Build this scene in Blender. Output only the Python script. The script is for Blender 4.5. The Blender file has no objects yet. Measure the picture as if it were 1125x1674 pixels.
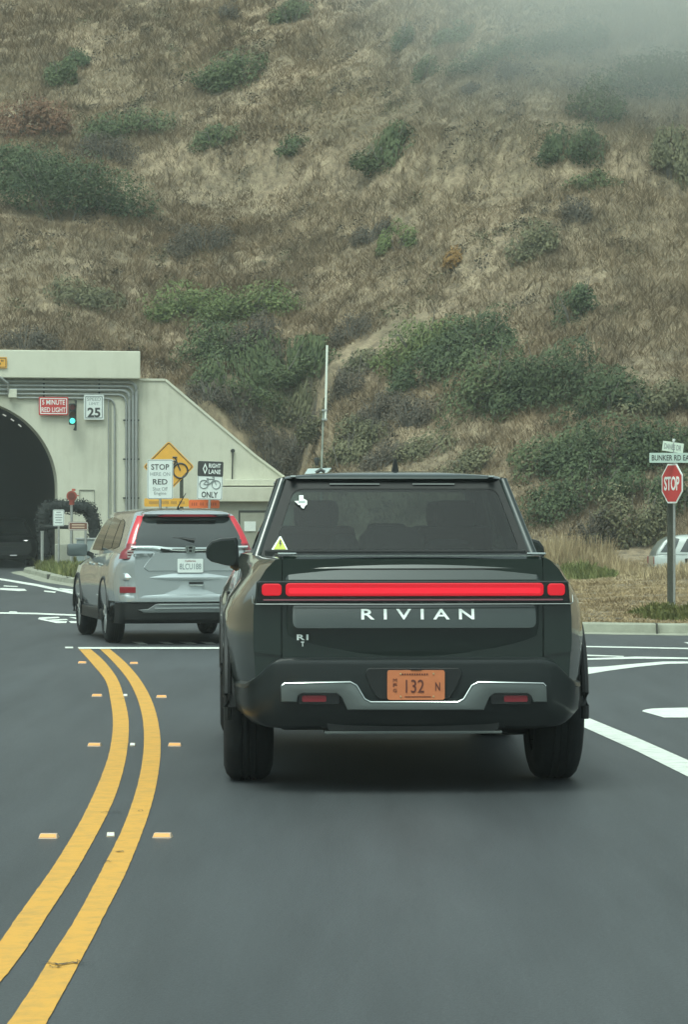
import bpy, bmesh, math, random
import numpy as np
from mathutils import Vector, Matrix
R = math.radians
scn = bpy.context.scene
COL = scn.collection

# ------------------------------------------------------------------ camera, world, sun, exposure
F = 4780.0                      # focal length in photo pixels (photo is 1125 x 1674)
CX, HY, CAMZ = 562.5, 854.0, 1.45
cam = bpy.data.cameras.new("camera"); cam_o = bpy.data.objects.new("camera", cam); COL.objects.link(cam_o)
cam.sensor_fit = 'HORIZONTAL'; cam.sensor_width = 36.0; cam.lens = 36.0 * F / 1125.0
cam.shift_y = (HY - 837.0) / 1125.0 * 1125 / 1674 * (1674 / 1125)
cam.clip_start = 0.5; cam.clip_end = 3000
cam_o.location = (0, 0, CAMZ); cam_o.rotation_euler = (R(90), 0, 0)
scn.camera = cam_o

w = bpy.data.worlds.new("World"); scn.world = w; w.use_nodes = True
nt = w.node_tree; nt.nodes.clear()
SUN_EL, SUN_AZ = 62, 205        # azimuth clockwise from +Y
sky = nt.nodes.new('ShaderNodeTexSky'); sky.sky_type = 'NISHITA'; sky.sun_disc = False
sky.sun_elevation = R(SUN_EL); sky.sun_rotation = R(SUN_AZ); sky.air_density = 1.0; sky.dust_density = 5.0; sky.ozone_density = 1.0
hsv = nt.nodes.new('ShaderNodeHueSaturation'); hsv.inputs['Saturation'].default_value = 0.22
tint = nt.nodes.new('ShaderNodeMixRGB'); tint.blend_type = 'MULTIPLY'; tint.inputs[0].default_value = 1
tint.inputs[2].default_value = (0.80, 1.0, 0.945, 1)
bg = nt.nodes.new('ShaderNodeBackground'); bg.inputs[1].default_value = 0.13
out = nt.nodes.new('ShaderNodeOutputWorld')
nt.links.new(sky.outputs[0], hsv.inputs['Color']); nt.links.new(hsv.outputs[0], tint.inputs[1])
nt.links.new(tint.outputs[0], bg.inputs[0]); nt.links.new(bg.outputs[0], out.inputs[0])

sl = bpy.data.lights.new("sun", 'SUN'); so = bpy.data.objects.new("sun", sl); COL.objects.link(so)
sl.energy = 0.9; sl.angle = R(25); sl.color = (0.97, 1.0, 0.88)
d_ = Vector((math.sin(R(SUN_AZ)) * math.cos(R(SUN_EL)), math.cos(R(SUN_AZ)) * math.cos(R(SUN_EL)), math.sin(R(SUN_EL))))
so.rotation_euler = d_.to_track_quat('Z', 'Y').to_euler()

vs = scn.view_settings
vs.view_transform = 'Standard'; vs.look = 'None'; vs.gamma = 1; vs.exposure = 0.76; vs.use_curve_mapping = False
scn.cycles.volume_bounces = 2; scn.cycles.max_bounces = 6; scn.cycles.transparent_max_bounces = 8
scn.cycles.volume_step_rate = 3.0; scn.cycles.volume_max_steps = 64

# ------------------------------------------------------------------ helpers
def px(x, y, d):                # world point seen at photo pixel (x, y) at distance d along +Y
    return Vector(((x - CX) / F * d, d, CAMZ + (HY - y) / F * d))
def gnd(x, y, z=0.0):           # where the ray of a pixel meets the plane at height z
    d = (CAMZ - z) * F / (y - HY)
    return Vector(((x - CX) / F * d, d, z))

MATS = {}
def mat(name, color, rough=0.6, metal=0.0, coat=0.0, emit=None, estr=1.0, var=0.0, vscale=4.0, bump=0.0, bscale=40.0, spec=0.5, color2=None):
    if name in MATS: return MATS[name]
    m = bpy.data.materials.new(name); m.use_nodes = True; MATS[name] = m
    n = m.node_tree; b = n.nodes['Principled BSDF']
    b.inputs['Base Color'].default_value = (*color, 1); b.inputs['Roughness'].default_value = rough
    b.inputs['Metallic'].default_value = metal; b.inputs['Coat Weight'].default_value = coat
    b.inputs['Coat Roughness'].default_value = 0.03
    b.inputs['Specular IOR Level'].default_value = spec
    if emit: b.inputs['Emission Color'].default_value = (*emit, 1); b.inputs['Emission Strength'].default_value = estr
    if var > 0 or color2:
        g = n.nodes.new('ShaderNodeNewGeometry'); t = n.nodes.new('ShaderNodeTexNoise')
        t.inputs['Scale'].default_value = vscale; t.inputs['Detail'].default_value = 6; t.inputs['Roughness'].default_value = 0.65
        n.links.new(g.outputs['Position'], t.inputs['Vector'])
        r = n.nodes.new('ShaderNodeValToRGB'); r.color_ramp.elements[0].position = 0.32; r.color_ramp.elements[1].position = 0.68
        c2 = color2 or tuple(min(1, c * (1 + var)) for c in color)
        c1 = color if color2 else tuple(c * (1 - var) for c in color)
        r.color_ramp.elements[0].color = (*c1, 1); r.color_ramp.elements[1].color = (*c2, 1)
        n.links.new(t.outputs['Fac'], r.inputs[0]); n.links.new(r.outputs[0], b.inputs['Base Color'])
    if bump > 0:
        g2 = n.nodes.new('ShaderNodeNewGeometry'); t2 = n.nodes.new('ShaderNodeTexNoise')
        t2.inputs['Scale'].default_value = bscale; t2.inputs['Detail'].default_value = 4
        n.links.new(g2.outputs['Position'], t2.inputs['Vector'])
        bp = n.nodes.new('ShaderNodeBump'); bp.inputs['Strength'].default_value = bump; bp.inputs['Distance'].default_value = 0.02
        n.links.new(t2.outputs['Fac'], bp.inputs['Height']); n.links.new(bp.outputs[0], b.inputs['Normal'])
    return m

def tag(o, label=None, cat=None, group=None, kind=None):
    if label: o['label'] = label
    if cat: o['category'] = cat
    if group: o['group'] = group
    if kind: o['kind'] = kind
    return o
def thing(name, label, cat, loc=(0, 0, 0), rz=0.0, group=None):
    o = bpy.data.objects.new(name, None); COL.objects.link(o); o.location = loc; o.rotation_euler = (0, 0, rz)
    o.empty_display_size = 0.2
    return tag(o, label, cat, group)
def obj(name, verts, faces, m, parent=None, smooth=False, sharp=35):
    me = bpy.data.meshes.new(name); me.from_pydata([tuple(v) for v in verts], [], [tuple(f) for f in faces])
    me.materials.append(m); me.validate()
    if smooth:
        me.polygons.foreach_set('use_smooth', [True] * len(me.polygons)); me.set_sharp_from_angle(angle=R(sharp))
    me.update()
    o = bpy.data.objects.new(name, me); COL.objects.link(o)
    if parent: o.parent = parent
    return o
class MB:
    """collects shapes of ONE part into one mesh"""
    def __init__(s): s.v = []; s.f = []
    def add(s, v, f):
        k = len(s.v); s.v += [tuple(a) for a in v]; s.f += [tuple(i + k for i in q) for q in f]; return s
    def box(s, c, d, rz=0, bev=0.0, rot=None):
        bm = bmesh.new(); bmesh.ops.create_cube(bm, size=1)
        bmesh.ops.scale(bm, vec=d, verts=bm.verts)
        if bev > 0: bmesh.ops.bevel(bm, geom=bm.edges[:], offset=bev, segments=2, affect='EDGES', profile=0.6)
        M = Matrix.Translation(c) @ (rot.to_4x4() if rot else Matrix.Rotation(rz, 4, 'Z'))
        bmesh.ops.transform(bm, matrix=M, verts=bm.verts); return s._bm(bm)
    def _bm(s, bm):
        bm.verts.index_update(); s.add([v.co[:] for v in bm.verts], [[v.index for v in f.verts] for f in bm.faces]); bm.free(); return s
    def tube(s, pts, r, n=10, caps=True):
        pts = [Vector(p) for p in pts]; rr = r if isinstance(r, (list, tuple)) else [r] * len(pts); k = len(s.v)
        up = Vector((0, 0, 1))
        for i, p in enumerate(pts):
            t = (pts[min(i + 1, len(pts) - 1)] - pts[max(i - 1, 0)]).normalized()
            a = t.cross(up); a = a.normalized() if a.length > 0.05 else t.cross(Vector((0, 1, 0))).normalized()
            b = t.cross(a).normalized()
            for j in range(n):
                th = 2 * math.pi * j / n; s.v.append(tuple(p + (a * math.cos(th) + b * math.sin(th)) * rr[i]))
        for i in range(len(pts) - 1):
            for j in range(n): s.f.append((k + i * n + j, k + i * n + (j + 1) % n, k + (i + 1) * n + (j + 1) % n, k + (i + 1) * n + j))
        if caps: s.f.append(tuple(k + j for j in range(n))[::-1]); s.f.append(tuple(k + (len(pts) - 1) * n + j for j in range(n)))
        return s
    def prism(s, pts, y0, y1, bev=0.0):
        """outline in (x, z), front at y0, back at y1"""
        bm = bmesh.new(); vv = [bm.verts.new((p[0], y0, p[1])) for p in pts]; f = bm.faces.new(vv)
        r = bmesh.ops.extrude_face_region(bm, geom=[f]); nv = [e for e in r['geom'] if isinstance(e, bmesh.types.BMVert)]
        bmesh.ops.translate(bm, vec=(0, y1 - y0, 0), verts=nv)
        bmesh.ops.recalc_face_normals(bm, faces=bm.faces[:])
        if bev > 0:
            front = [e for e in bm.edges if all(abs(v.co.y - y0) < 1e-6 for v in e.verts)]
            bmesh.ops.bevel(bm, geom=front, offset=bev, segments=3, affect='EDGES', profile=0.5)
        return s._bm(bm)
    def build(s, name, m, parent=None, smooth=False, sharp=35): return obj(name, s.v, s.f, m, parent, smooth, sharp)
def rrect(x0, z0, x1, z1, r, n=5):
    r = min(r, (x1 - x0) / 2 - 1e-4, (z1 - z0) / 2 - 1e-4); o = []
    for cx, cz, a in ((x1 - r, z0 + r, -90), (x1 - r, z1 - r, 0), (x0 + r, z1 - r, 90), (x0 + r, z0 + r, 180)):
        for i in range(n + 1):
            t = R(a + 90 * i / n); o.append((cx + r * math.cos(t), cz + r * math.sin(t)))
    return o
def rpoly(pts, r, n=4):
    """round the corners of a polygon"""
    o = []; N = len(pts)
    for i in range(N):
        p = Vector(pts[i]); a = Vector(pts[i - 1]) - p; b = Vector(pts[(i + 1) % N]) - p
        k = min(r, a.length * 0.45, b.length * 0.45); A = p + a.normalized() * k; B = p + b.normalized() * k
        for j in range(n + 1):
            t = j / n; q = A * (1 - t) ** 2 + p * 2 * t * (1 - t) + B * t * t; o.append((q.x, q.y))
    return o
def text(s, m, parent, name, c, wdt, hgt, y=0.0, depth=0.004, bold=0.0, rot=0.0, spacing=1.0):
    """letters standing in the x-z plane facing -y, centred on c=(x,z), fitted to wdt x hgt"""
    cu = bpy.data.curves.new(name, 'FONT'); cu.body = s; cu.align_x = 'CENTER'; cu.offset = bold; cu.resolution_u = 3; cu.space_character = spacing
    t = bpy.data.objects.new(name, cu); COL.objects.link(t)
    dg = bpy.context.evaluated_depsgraph_get(); me = bpy.data.meshes.new_from_object(t.evaluated_get(dg))
    bpy.data.objects.remove(t); bpy.data.curves.remove(cu)
    n = len(me.vertices); co = np.empty(n * 3); me.vertices.foreach_get('co', co); co = co.reshape(n, 3)
    mn, mx = co.min(0), co.max(0); sx = wdt / (mx[0] - mn[0]); sy = hgt / (mx[1] - mn[1])
    X = (co[:, 0] - (mn[0] + mx[0]) / 2) * sx; Z = (co[:, 1] - (mn[1] + mx[1]) / 2) * sy
    ca, sa = math.cos(rot), math.sin(rot)
    P = np.stack([c[0] + X * ca - Z * sa, np.full(n, y), c[1] + X * sa + Z * ca], 1)
    bm = bmesh.new(); bm.from_mesh(me); bm.verts.ensure_lookup_table()
    for i, v in enumerate(bm.verts): v.co = P[i]
    r = bmesh.ops.extrude_face_region(bm, geom=bm.faces[:]); nv = [e for e in r['geom'] if isinstance(e, bmesh.types.BMVert)]
    bmesh.ops.translate(bm, vec=(0, -depth, 0), verts=nv)
    bmesh.ops.recalc_face_normals(bm, faces=bm.faces[:])
    for f_ in bm.faces: f_.smooth = False
    for e_ in bm.edges: e_.smooth = False
    bm.to_mesh(me); bm.free()
    me.materials.clear(); me.materials.append(m); me.name = name
    o = bpy.data.objects.new(name, me); COL.objects.link(o)
    if parent: o.parent = parent
    return o
def join(objs, name):
    """merge meshes of one part"""
    bm = bmesh.new()
    for o in objs: bm.from_mesh(o.data)
    me = objs[0].data; bm.to_mesh(me); bm.free(); keep = objs[0]; keep.name = name
    for o in objs[1:]: bpy.data.objects.remove(o)
    return keep
def lines_text(rows, m, parent, name, y, depth=0.003):
    return join([text(s, m, parent, name, c, w_, h_, y, depth, b) for (s, c, w_, h_, b) in rows], name)
def ring(bm_out, bm_in, y0, y1):
    """frame between an outer and an inner outline with equally many points, in x-z; returns verts, faces"""
    n = len(bm_out); v = [(p[0], y0, p[1]) for p in bm_out] + [(p[0], y0, p[1]) for p in bm_in] + \
        [(p[0], y1, p[1]) for p in bm_out] + [(p[0], y1, p[1]) for p in bm_in]; f = []
    for i in range(n):
        j = (i + 1) % n
        f += [(i, j, n + j, n + i), (2 * n + j, 2 * n + i, 3 * n + i, 3 * n + j), (i, 2 * n + i, 2 * n + j, j), (n + i, n + j, 3 * n + j, 3 * n + i)]
    return v, f
def catmull(keys, n):
    """keys: sorted list of rows [t, a, b, ...]; returns n interpolated rows"""
    K = np.array(keys, float); t = np.linspace(K[0, 0], K[-1, 0], n); o = np.empty((n, K.shape[1])); o[:, 0] = t
    for c in range(1, K.shape[1]):
        y = K[:, c]; m_ = np.gradient(y, K[:, 0])
        for i, tt in enumerate(t):
            k = min(max(np.searchsorted(K[:, 0], tt) - 1, 0), len(K) - 2); h = K[k + 1, 0] - K[k, 0]; u = (tt - K[k, 0]) / h
            o[i, c] = (2 * u**3 - 3 * u**2 + 1) * y[k] + (u**3 - 2 * u**2 + u) * h * m_[k] + (-2 * u**3 + 3 * u**2) * y[k + 1] + (u**3 - u**2) * h * m_[k + 1]
    return o
def loft(prof):
    """prof: list of (y, [(x,z)...half profile bottom centre -> top centre]); mirrored and capped"""
    v = []; f = []; n = None
    for y, h in prof:
        full = [(x, z) for x, z in h] + [(-x, z) for x, z in h[::-1][1:-1]]
        n = len(full); v += [(x, y, z) for x, z in full]
    for i in range(len(prof) - 1):
        for j in range(n):
            k = (j + 1) % n; f.append((i * n + j, i * n + k, (i + 1) * n + k, (i + 1) * n + j))
    f.append(tuple(range(n))[::-1]); f.append(tuple((len(prof) - 1) * n + j for j in range(n)))
    return v, f
def zloft(levels, nc=8):
    """levels: (z, y_rear, y_front, halfwidth, corner radius) rounded rectangles stacked upward"""
    v = []; f = []; n = 0
    for z, y0, y1, hw, r in levels:
        p = rrect(-hw, y0, hw, y1, r, nc); n = len(p); v += [(a, b, z) for a, b in p]
    for i in range(len(levels) - 1):
        for j in range(n):
            k = (j + 1) % n; f.append((i * n + j, i * n + k, (i + 1) * n + k, (i + 1) * n + j))
    f.append(tuple(range(n))[::-1]); f.append(tuple((len(levels) - 1) * n + j for j in range(n)))
    return v, f
def cut(o, cyls):
    """cut wheel openings (axis x) out of a mesh, then throw the cutters away; cyls: (x0,x1,y,z,r)"""
    cs = []
    for x0, x1, y, z, r in cyls:
        b = MB().tube([(x0, y, z), (x1, y, z)], r, 48); c = b.build('cutter', o.data.materials[0]); bm = bmesh.new(); bm.from_mesh(c.data)
        bmesh.ops.recalc_face_normals(bm, faces=bm.faces[:]); bm.to_mesh(c.data); bm.free(); cs.append(c)
        md = o.modifiers.new('c', 'BOOLEAN'); md.operation = 'DIFFERENCE'; md.object = c; md.solver = 'EXACT'
    bm = bmesh.new(); bm.from_mesh(o.data); bmesh.ops.recalc_face_normals(bm, faces=bm.faces[:]); bm.to_mesh(o.data); bm.free()
    dg = bpy.context.evaluated_depsgraph_get(); me = bpy.data.meshes.new_from_object(o.evaluated_get(dg)); nm = o.data.name
    mts = list(o.data.materials); o.modifiers.clear(); o.data = me; me.name = nm
    if not me.materials:
        for q in mts: me.materials.append(q)
    me.polygons.foreach_set('use_smooth', [True] * len(me.polygons)); me.set_sharp_from_angle(angle=R(32))
    for c in cs: bpy.data.objects.remove(c)
    return o
def wheel(parent, x, y, r, wdt, rimr, side, tyre_m, rim_m, spokes=5):
    wt = bpy.data.objects.new('wheel', None); COL.objects.link(wt); wt.parent = parent; wt.location = (x, y, r)
    h = wdt / 2; prof = [(-h + .02, rimr), (-h, rimr + .03), (-h, r - .08), (-h + .015, r - .035), (-h + .04, r - .008), (-h + .06, r)]
    gx = np.linspace(-h + .06, h - .06, 5)
    for a in gx[1:-1]: prof += [(a - .008, r), (a - .006, r - .012), (a + .006, r - .012), (a + .008, r)]
    prof += [(h - .06, r), (h - .04, r - .008), (h - .015, r - .035), (h, r - .08), (h, rimr + .03), (h - .02, rimr)]
    n = 64; v = []; f = []; m_ = len(prof)
    for i in range(n):
        t = 2 * math.pi * i / n
        for j, (a, q) in enumerate(prof):
            qq = q - (0.012 if (i % 4 == 0 and (j < 6 or j > m_ - 7) and q > r - .04) else 0)
            v.append((a, qq * math.cos(t), qq * math.sin(t)))
        for j in range(m_): f.append((i * m_ + j, i * m_ + (j + 1) % m_, ((i + 1) % n) * m_ + (j + 1) % m_, ((i + 1) % n) * m_ + j))
    obj('tyre', v, f, tyre_m, wt, True, 40)
    b = MB(); o = side * (h - .03)
    b.tube([(-h + .03, 0, 0), (h - .03, 0, 0)], rimr, 40, caps=False)
    b.tube([(o - side * .09, 0, 0), (o - side * .08, 0, 0)], rimr - .005, 40)
    b.tube([(o - side * .09, 0, 0), (o + side * .005, 0, 0)], .06, 20)
    for k in range(spokes):
        t = 2 * math.pi * k / spokes
        for dt in (-.16, .16):
            a0 = (o - side * .0, .05 * math.cos(t), .05 * math.sin(t)); a1 = (o - side * .005, rimr * math.cos(t + dt), rimr * math.sin(t + dt))
            b.tube([a0, a1], [.026, .02], 6)
    b.build('rim', rim_m, wt, True)
    return wt

rng = np.random.default_rng(11)
def leaves(P, N, size, r_):
    """quads at P facing roughly N"""
    n = len(P); a = r_.normal(size=(n, 3)); N = N + .55 * r_.normal(size=(n, 3)); N /= np.linalg.norm(N, axis=1)[:, None]
    U = np.cross(N, a); U /= np.linalg.norm(U, axis=1)[:, None] + 1e-9; W = np.cross(N, U); sz = size * r_.uniform(.5, 1.35, (n, 1))
    U = U * sz; W = W * sz * r_.uniform(.35, .7, (n, 1))
    v = np.stack([P - U, P + W, P + U, P - W], 1).reshape(-1, 3); return v
def quads_obj(name, v, m, parent=None):
    n = len(v) // 4; me = bpy.data.meshes.new(name); me.vertices.add(len(v)); me.vertices.foreach_set('co', v.astype(np.float32).ravel())
    me.loops.add(4 * n); me.loops.foreach_set('vertex_index', np.arange(4 * n, dtype=np.int32)); me.polygons.add(n)
    me.polygons.foreach_set('loop_start', np.arange(0, 4 * n, 4, dtype=np.int32)); me.polygons.foreach_set('loop_total', np.full(n, 4, np.int32))
    me.materials.append(m); me.update(calc_edges=True); o = bpy.data.objects.new(name, me); COL.objects.link(o)
    if parent: o.parent = parent
    return o
# ------------------------------------------------------------------ materials
M = {}
M['asphalt'] = None
def asphalt_mat():
    m = bpy.data.materials.new('asphalt'); m.use_nodes = True; n = m.node_tree; b = n.nodes['Principled BSDF']
    g = n.nodes.new('ShaderNodeNewGeometry')
    def noise(sc, det, rough=0.6, st=None):
        t = n.nodes.new('ShaderNodeTexNoise'); t.inputs['Scale'].default_value = sc; t.inputs['Detail'].default_value = det; t.inputs['Roughness'].default_value = rough
        if st:
            mp = n.nodes.new('ShaderNodeMapping'); mp.inputs['Scale'].default_value = st; n.links.new(g.outputs['Position'], mp.inputs[0]); n.links.new(mp.outputs[0], t.inputs['Vector'])
        else: n.links.new(g.outputs['Position'], t.inputs['Vector'])
        return t
    a = noise(0.5, 5, 0.6, (1.2, 0.25, 1)); c = noise(60, 3, 0.7); e = noise(2.2, 5, 0.65, (1.3, .10, 1))
    r = n.nodes.new('ShaderNodeValToRGB'); r.color_ramp.elements[0].position = .3; r.color_ramp.elements[1].position = .7
    r.color_ramp.elements[0].color = (.040, .046, .050, 1); r.color_ramp.elements[1].color = (.060, .067, .071, 1)
    n.links.new(a.outputs['Fac'], r.inputs[0])
    mx = n.nodes.new('ShaderNodeMixRGB'); mx.blend_type = 'OVERLAY'; mx.inputs[0].default_value = .5
    n.links.new(r.outputs[0], mx.inputs[1]); n.links.new(e.outputs['Fac'], mx.inputs[2])
    mx2 = n.nodes.new('ShaderNodeMixRGB'); mx2.blend_type = 'OVERLAY'; mx2.inputs[0].default_value = .75
    n.links.new(mx.outputs[0], mx2.inputs[1]); n.links.new(c.outputs['Fac'], mx2.inputs[2])
    n.links.new(mx2.outputs[0], b.inputs['Base Color'])
    b.inputs['Roughness'].default_value = .52; b.inputs['Specular IOR Level'].default_value = .5
    bp = n.nodes.new('ShaderNodeBump'); bp.inputs['Strength'].default_value = .5; bp.inputs['Distance'].default_value = .006
    c2 = noise(120, 2, .6); n.links.new(c2.outputs['Fac'], bp.inputs['Height']); n.links.new(bp.outputs[0], b.inputs['Normal'])
    return m
M['asphalt'] = asphalt_mat()
def worn_paint(name, col, dirt):
    m = bpy.data.materials.new(name); m.use_nodes = True; n = m.node_tree; b = n.nodes['Principled BSDF']
    g = n.nodes.new('ShaderNodeNewGeometry'); t = n.nodes.new('ShaderNodeTexNoise'); t.inputs['Scale'].default_value = 9; t.inputs['Detail'].default_value = 8; t.inputs['Roughness'].default_value = .7
    n.links.new(g.outputs['Position'], t.inputs['Vector'])
    r = n.nodes.new('ShaderNodeValToRGB'); r.color_ramp.elements[0].position = .30; r.color_ramp.elements[1].position = .55
    r.color_ramp.elements[0].color = (*dirt, 1); r.color_ramp.elements[1].color = (*col, 1)
    n.links.new(t.outputs['Fac'], r.inputs[0]); n.links.new(r.outputs[0], b.inputs['Base Color']); b.inputs['Roughness'].default_value = .55
    return m
M['yellow_line'] = worn_paint('yellow_road_paint', (.64, .335, .05), (.45, .26, .06))
M['white_line'] = worn_paint('white_road_paint', (.72, .76, .70), (.5, .53, .49))
def streaky(name, c0, c1, rough=.85):
    m = bpy.data.materials.new(name); m.use_nodes = True; n = m.node_tree; b = n.nodes['Principled BSDF']; b.inputs['Roughness'].default_value = rough
    g = n.nodes.new('ShaderNodeNewGeometry')
    def nz(sc, st, det):
        mp = n.nodes.new('ShaderNodeMapping'); mp.inputs['Scale'].default_value = st; n.links.new(g.outputs['Position'], mp.inputs[0])
        t = n.nodes.new('ShaderNodeTexNoise'); t.inputs['Scale'].default_value = sc; t.inputs['Detail'].default_value = det; t.inputs['Roughness'].default_value = .7; n.links.new(mp.outputs[0], t.inputs['Vector']); return t
    a = nz(3.5, (1, 1, .10), 6); c = nz(.8, (1, 1, 1), 8)
    mx = n.nodes.new('ShaderNodeMixRGB'); mx.inputs[0].default_value = .55; n.links.new(a.outputs['Fac'], mx.inputs[1]); n.links.new(c.outputs['Fac'], mx.inputs[2])
    r = n.nodes.new('ShaderNodeValToRGB'); e = r.color_ramp.elements; e[0].position = .36; e[0].color = (*c0, 1); e[1].position = .52; e[1].color = (*c1, 1); n.links.new(mx.outputs[0], r.inputs[0]); n.links.new(r.outputs[0], b.inputs['Base Color'])
    bp = n.nodes.new('ShaderNodeBump'); bp.inputs['Strength'].default_value = .3; bp.inputs['Distance'].default_value = .02; n.links.new(c.outputs['Fac'], bp.inputs['Height']); n.links.new(bp.outputs[0], b.inputs['Normal']); return m
M['concrete'] = streaky('portal_concrete', (.46, .46, .37), (.55, .555, .455))
M['concrete_top'] = streaky('parapet_concrete', (.52, .525, .425), (.58, .59, .485))
M['concrete_dark'] = mat('weathered_concrete', (.27, .28, .23), .9, var=.15, vscale=1.5)
M['kerb'] = mat('kerb_concrete', (.25, .26, .205), .85, var=.25, vscale=2.5, bump=.2)
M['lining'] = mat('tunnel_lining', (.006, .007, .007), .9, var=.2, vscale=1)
M['galv'] = mat('galvanised_steel', (.42, .44, .43), .4, .7, var=.12, vscale=12)
M['conduit'] = mat('grey_conduit', (.33, .35, .34), .45, .5, var=.1, vscale=5)
M['darkmetal'] = mat('dark_metal', (.04, .045, .042), .5, .3)
M['wood'] = mat('dark_wood_post', (.055, .06, .045), .85, var=.25, vscale=14, bump=.3)
M['sign_white'] = mat('sign_white', (.68, .74, .71), .4, var=.04, vscale=6)
M['sign_back'] = mat('sign_aluminium', (.4, .42, .42), .4, .6)
M['black'] = mat('sign_black', (.03, .032, .032), .5)
M['grey_ink'] = mat('faded_ink', (.22, .25, .25), .6)
M['sign_red'] = mat('sign_red', (.50, .045, .045), .4, var=.08, vscale=8)
M['sign_yellow'] = mat('sign_yellow', (.72, .38, .05), .4, var=.06, vscale=6)
M['sign_orange'] = mat('sign_orange', (.80, .17, .05), .4, var=.05, vscale=6)
M['sign_brown'] = mat('sign_brown', (.16, .07, .045), .5)
M['paint_green'] = mat('dark_green_car_paint', (.009, .018, .0145), .30, .12, 1.0)
M['paint_green'].node_tree.nodes['Principled BSDF'].inputs['Coat IOR'].default_value = 1.5
M['gloss_black'] = mat('gloss_black_trim', (.008, .01, .01), .12, 0, .6)
M['satin_black'] = mat('satin_black_plastic', (.007, .009, .009), .5, bump=.1, bscale=200)
M['bumper'] = mat('charcoal_bumper_paint', (.008, .012, .012), .40, .0, .25)
M['rubber'] = mat('tyre_rubber', (.005, .007, .008), .9, bump=.15, bscale=60)
M['chrome'] = mat('bright_chrome', (.62, .66, .64), .16, 1)
M['skid'] = mat('satin_silver_trim', (.17, .19, .185), .38, .75)
M['rimd'] = mat('dark_alloy', (.08, .085, .085), .35, .8)
M['rims'] = mat('silver_alloy', (.55, .57, .56), .3, .85)
M['silver'] = mat('silver_car_paint', (.48, .53, .535), .20, .6, 1.0)
M['lamp_on'] = mat('lit_red_lamp', (.5, .01, .02), .3, emit=(1.0, .010, .03), estr=.17)
M['lamp_core'] = mat('lit_red_core', (.5, .01, .02), .3, emit=(1.0, .018, .045), estr=.36)
M['lamp_dim'] = mat('red_lamp_lens', (.42, .02, .03), .25, 0, .6, emit=(1, .03, .05), estr=.05)
M['lamp_pink'] = mat('bright_red_lens', (.50, .022, .035), .2, 0, .8, emit=(1, .04, .07), estr=.04)
M['lamp_dark'] = mat('dark_red_reflector', (.20, .012, .02), .3, 0, .5)
M['lamp_clear'] = mat('clear_lamp_lens', (.5, .42, .4), .15, .3, .8)
M['plate_o'] = mat('orange_plate', (.52, .17, .07), .45, var=.06, vscale=20)
M['ink_brown'] = mat('plate_ink_brown', (.11, .03, .02), .5)
M['ink_blue'] = mat('plate_ink_grey', (.2, .24, .25), .5)
M['white'] = mat('white_letters', (.78, .84, .81), .35)
M['seat'] = mat('dark_upholstery', (.012, .014, .014), .9)
M['van_white'] = mat('pale_car_paint', (.34, .38, .36), .3, .1, .8)
M['lime'] = mat('lime_sticker', (.50, .56, .06), .5)
M['amber'] = mat('amber_marker', (.78, .33, .09), .4)
M['dotw'] = mat('white_marker', (.70, .74, .68), .5)
def glass(name, tintc, refl=.09, rough=.02, tr=None):
    m = bpy.data.materials.new(name); m.use_nodes = True; n = m.node_tree; n.nodes.clear()
    o = n.nodes.new('ShaderNodeOutputMaterial'); g = n.nodes.new('ShaderNodeBsdfGlossy'); g.inputs['Roughness'].default_value = rough
    t = n.nodes.new('ShaderNodeBsdfTransparent'); t.inputs[0].default_value = (*tintc, 1)
    lw = n.nodes.new('ShaderNodeLayerWeight'); lw.inputs[0].default_value = .5; fr = n.nodes.new('ShaderNodeMath'); fr.operation = 'POWER'; fr.inputs[1].default_value = 5; n.links.new(lw.outputs['Facing'], fr.inputs[0])
    ad = n.nodes.new('ShaderNodeMath'); ad.operation = 'ADD'; ad.inputs[1].default_value = refl + .04; ad.use_clamp = True
    n.links.new(fr.outputs[0], ad.inputs[0])
    mx = n.nodes.new('ShaderNodeMixShader'); n.links.new(ad.outputs[0], mx.inputs[0]); n.links.new(t.outputs[0], mx.inputs[1]); n.links.new(g.outputs[0], mx.inputs[2]); n.links.new(mx.outputs[0], o.inputs[0])
    return m
M['tint_glass'] = glass('tinted_glass', (.17, .24, .245), -.01)
M['border'] = mat('window_border', (.008, .010, .010), .4, spec=.25)
M['clear_glass'] = glass('clear_glass', (.62, .66, .64), .03)
M['dark_glass'] = mat('dark_window_glass', (.018, .024, .024), .05, 0, 0, spec=.9)

# ------------------------------------------------------------------ terrain
KERB = [(-8.75, 90.1), (-9.35, 85.5), (-8.27, 78.7), (-7.14, 72), (-6.09, 67.3), (-4.6, 60), (-2.7, 50), (-.9, 42.5), (.3, 40), (1.6, 38.9), (3.1, 38.3), (4.43, 37.75), (7, 36.9), (14, 35), (60, 28)]
LKERB = [(-14.1, 89.1), (-13.6, 80), (-13, 60), (-13.5, 30), (-14, -90)]
PO = np.array([-11.5, 89.5]); PA = R(10); PU = np.array([math.cos(PA), math.sin(PA)]); PN = np.array([-math.sin(PA), math.cos(PA)])
ROADPOLY = KERB + [(60, -90)] + LKERB[::-1]
def seg_dist(x, y, pl):
    d = np.full(x.shape, 1e9)
    for (ax, ay), (bx, by) in zip(pl[:-1], pl[1:]):
        vx, vy = bx - ax, by - ay; t = np.clip(((x - ax) * vx + (y - ay) * vy) / (vx * vx + vy * vy), 0, 1)
        d = np.minimum(d, np.hypot(x - ax - t * vx, y - ay - t * vy))
    return d
def inside(x, y, poly):
    r = np.zeros(x.shape, bool); n = len(poly)
    for i in range(n):
        ax, ay = poly[i]; bx, by = poly[(i + 1) % n]
        if ay == by: continue
        c = ((ay > y) != (by > y)) & (x < (bx - ax) * (y - ay) / (by - ay) + ax); r ^= c
    return r
def sm(a, b, x): t = np.clip((x - a) / (b - a), 0, 1); return t * t * (3 - 2 * t)
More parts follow.
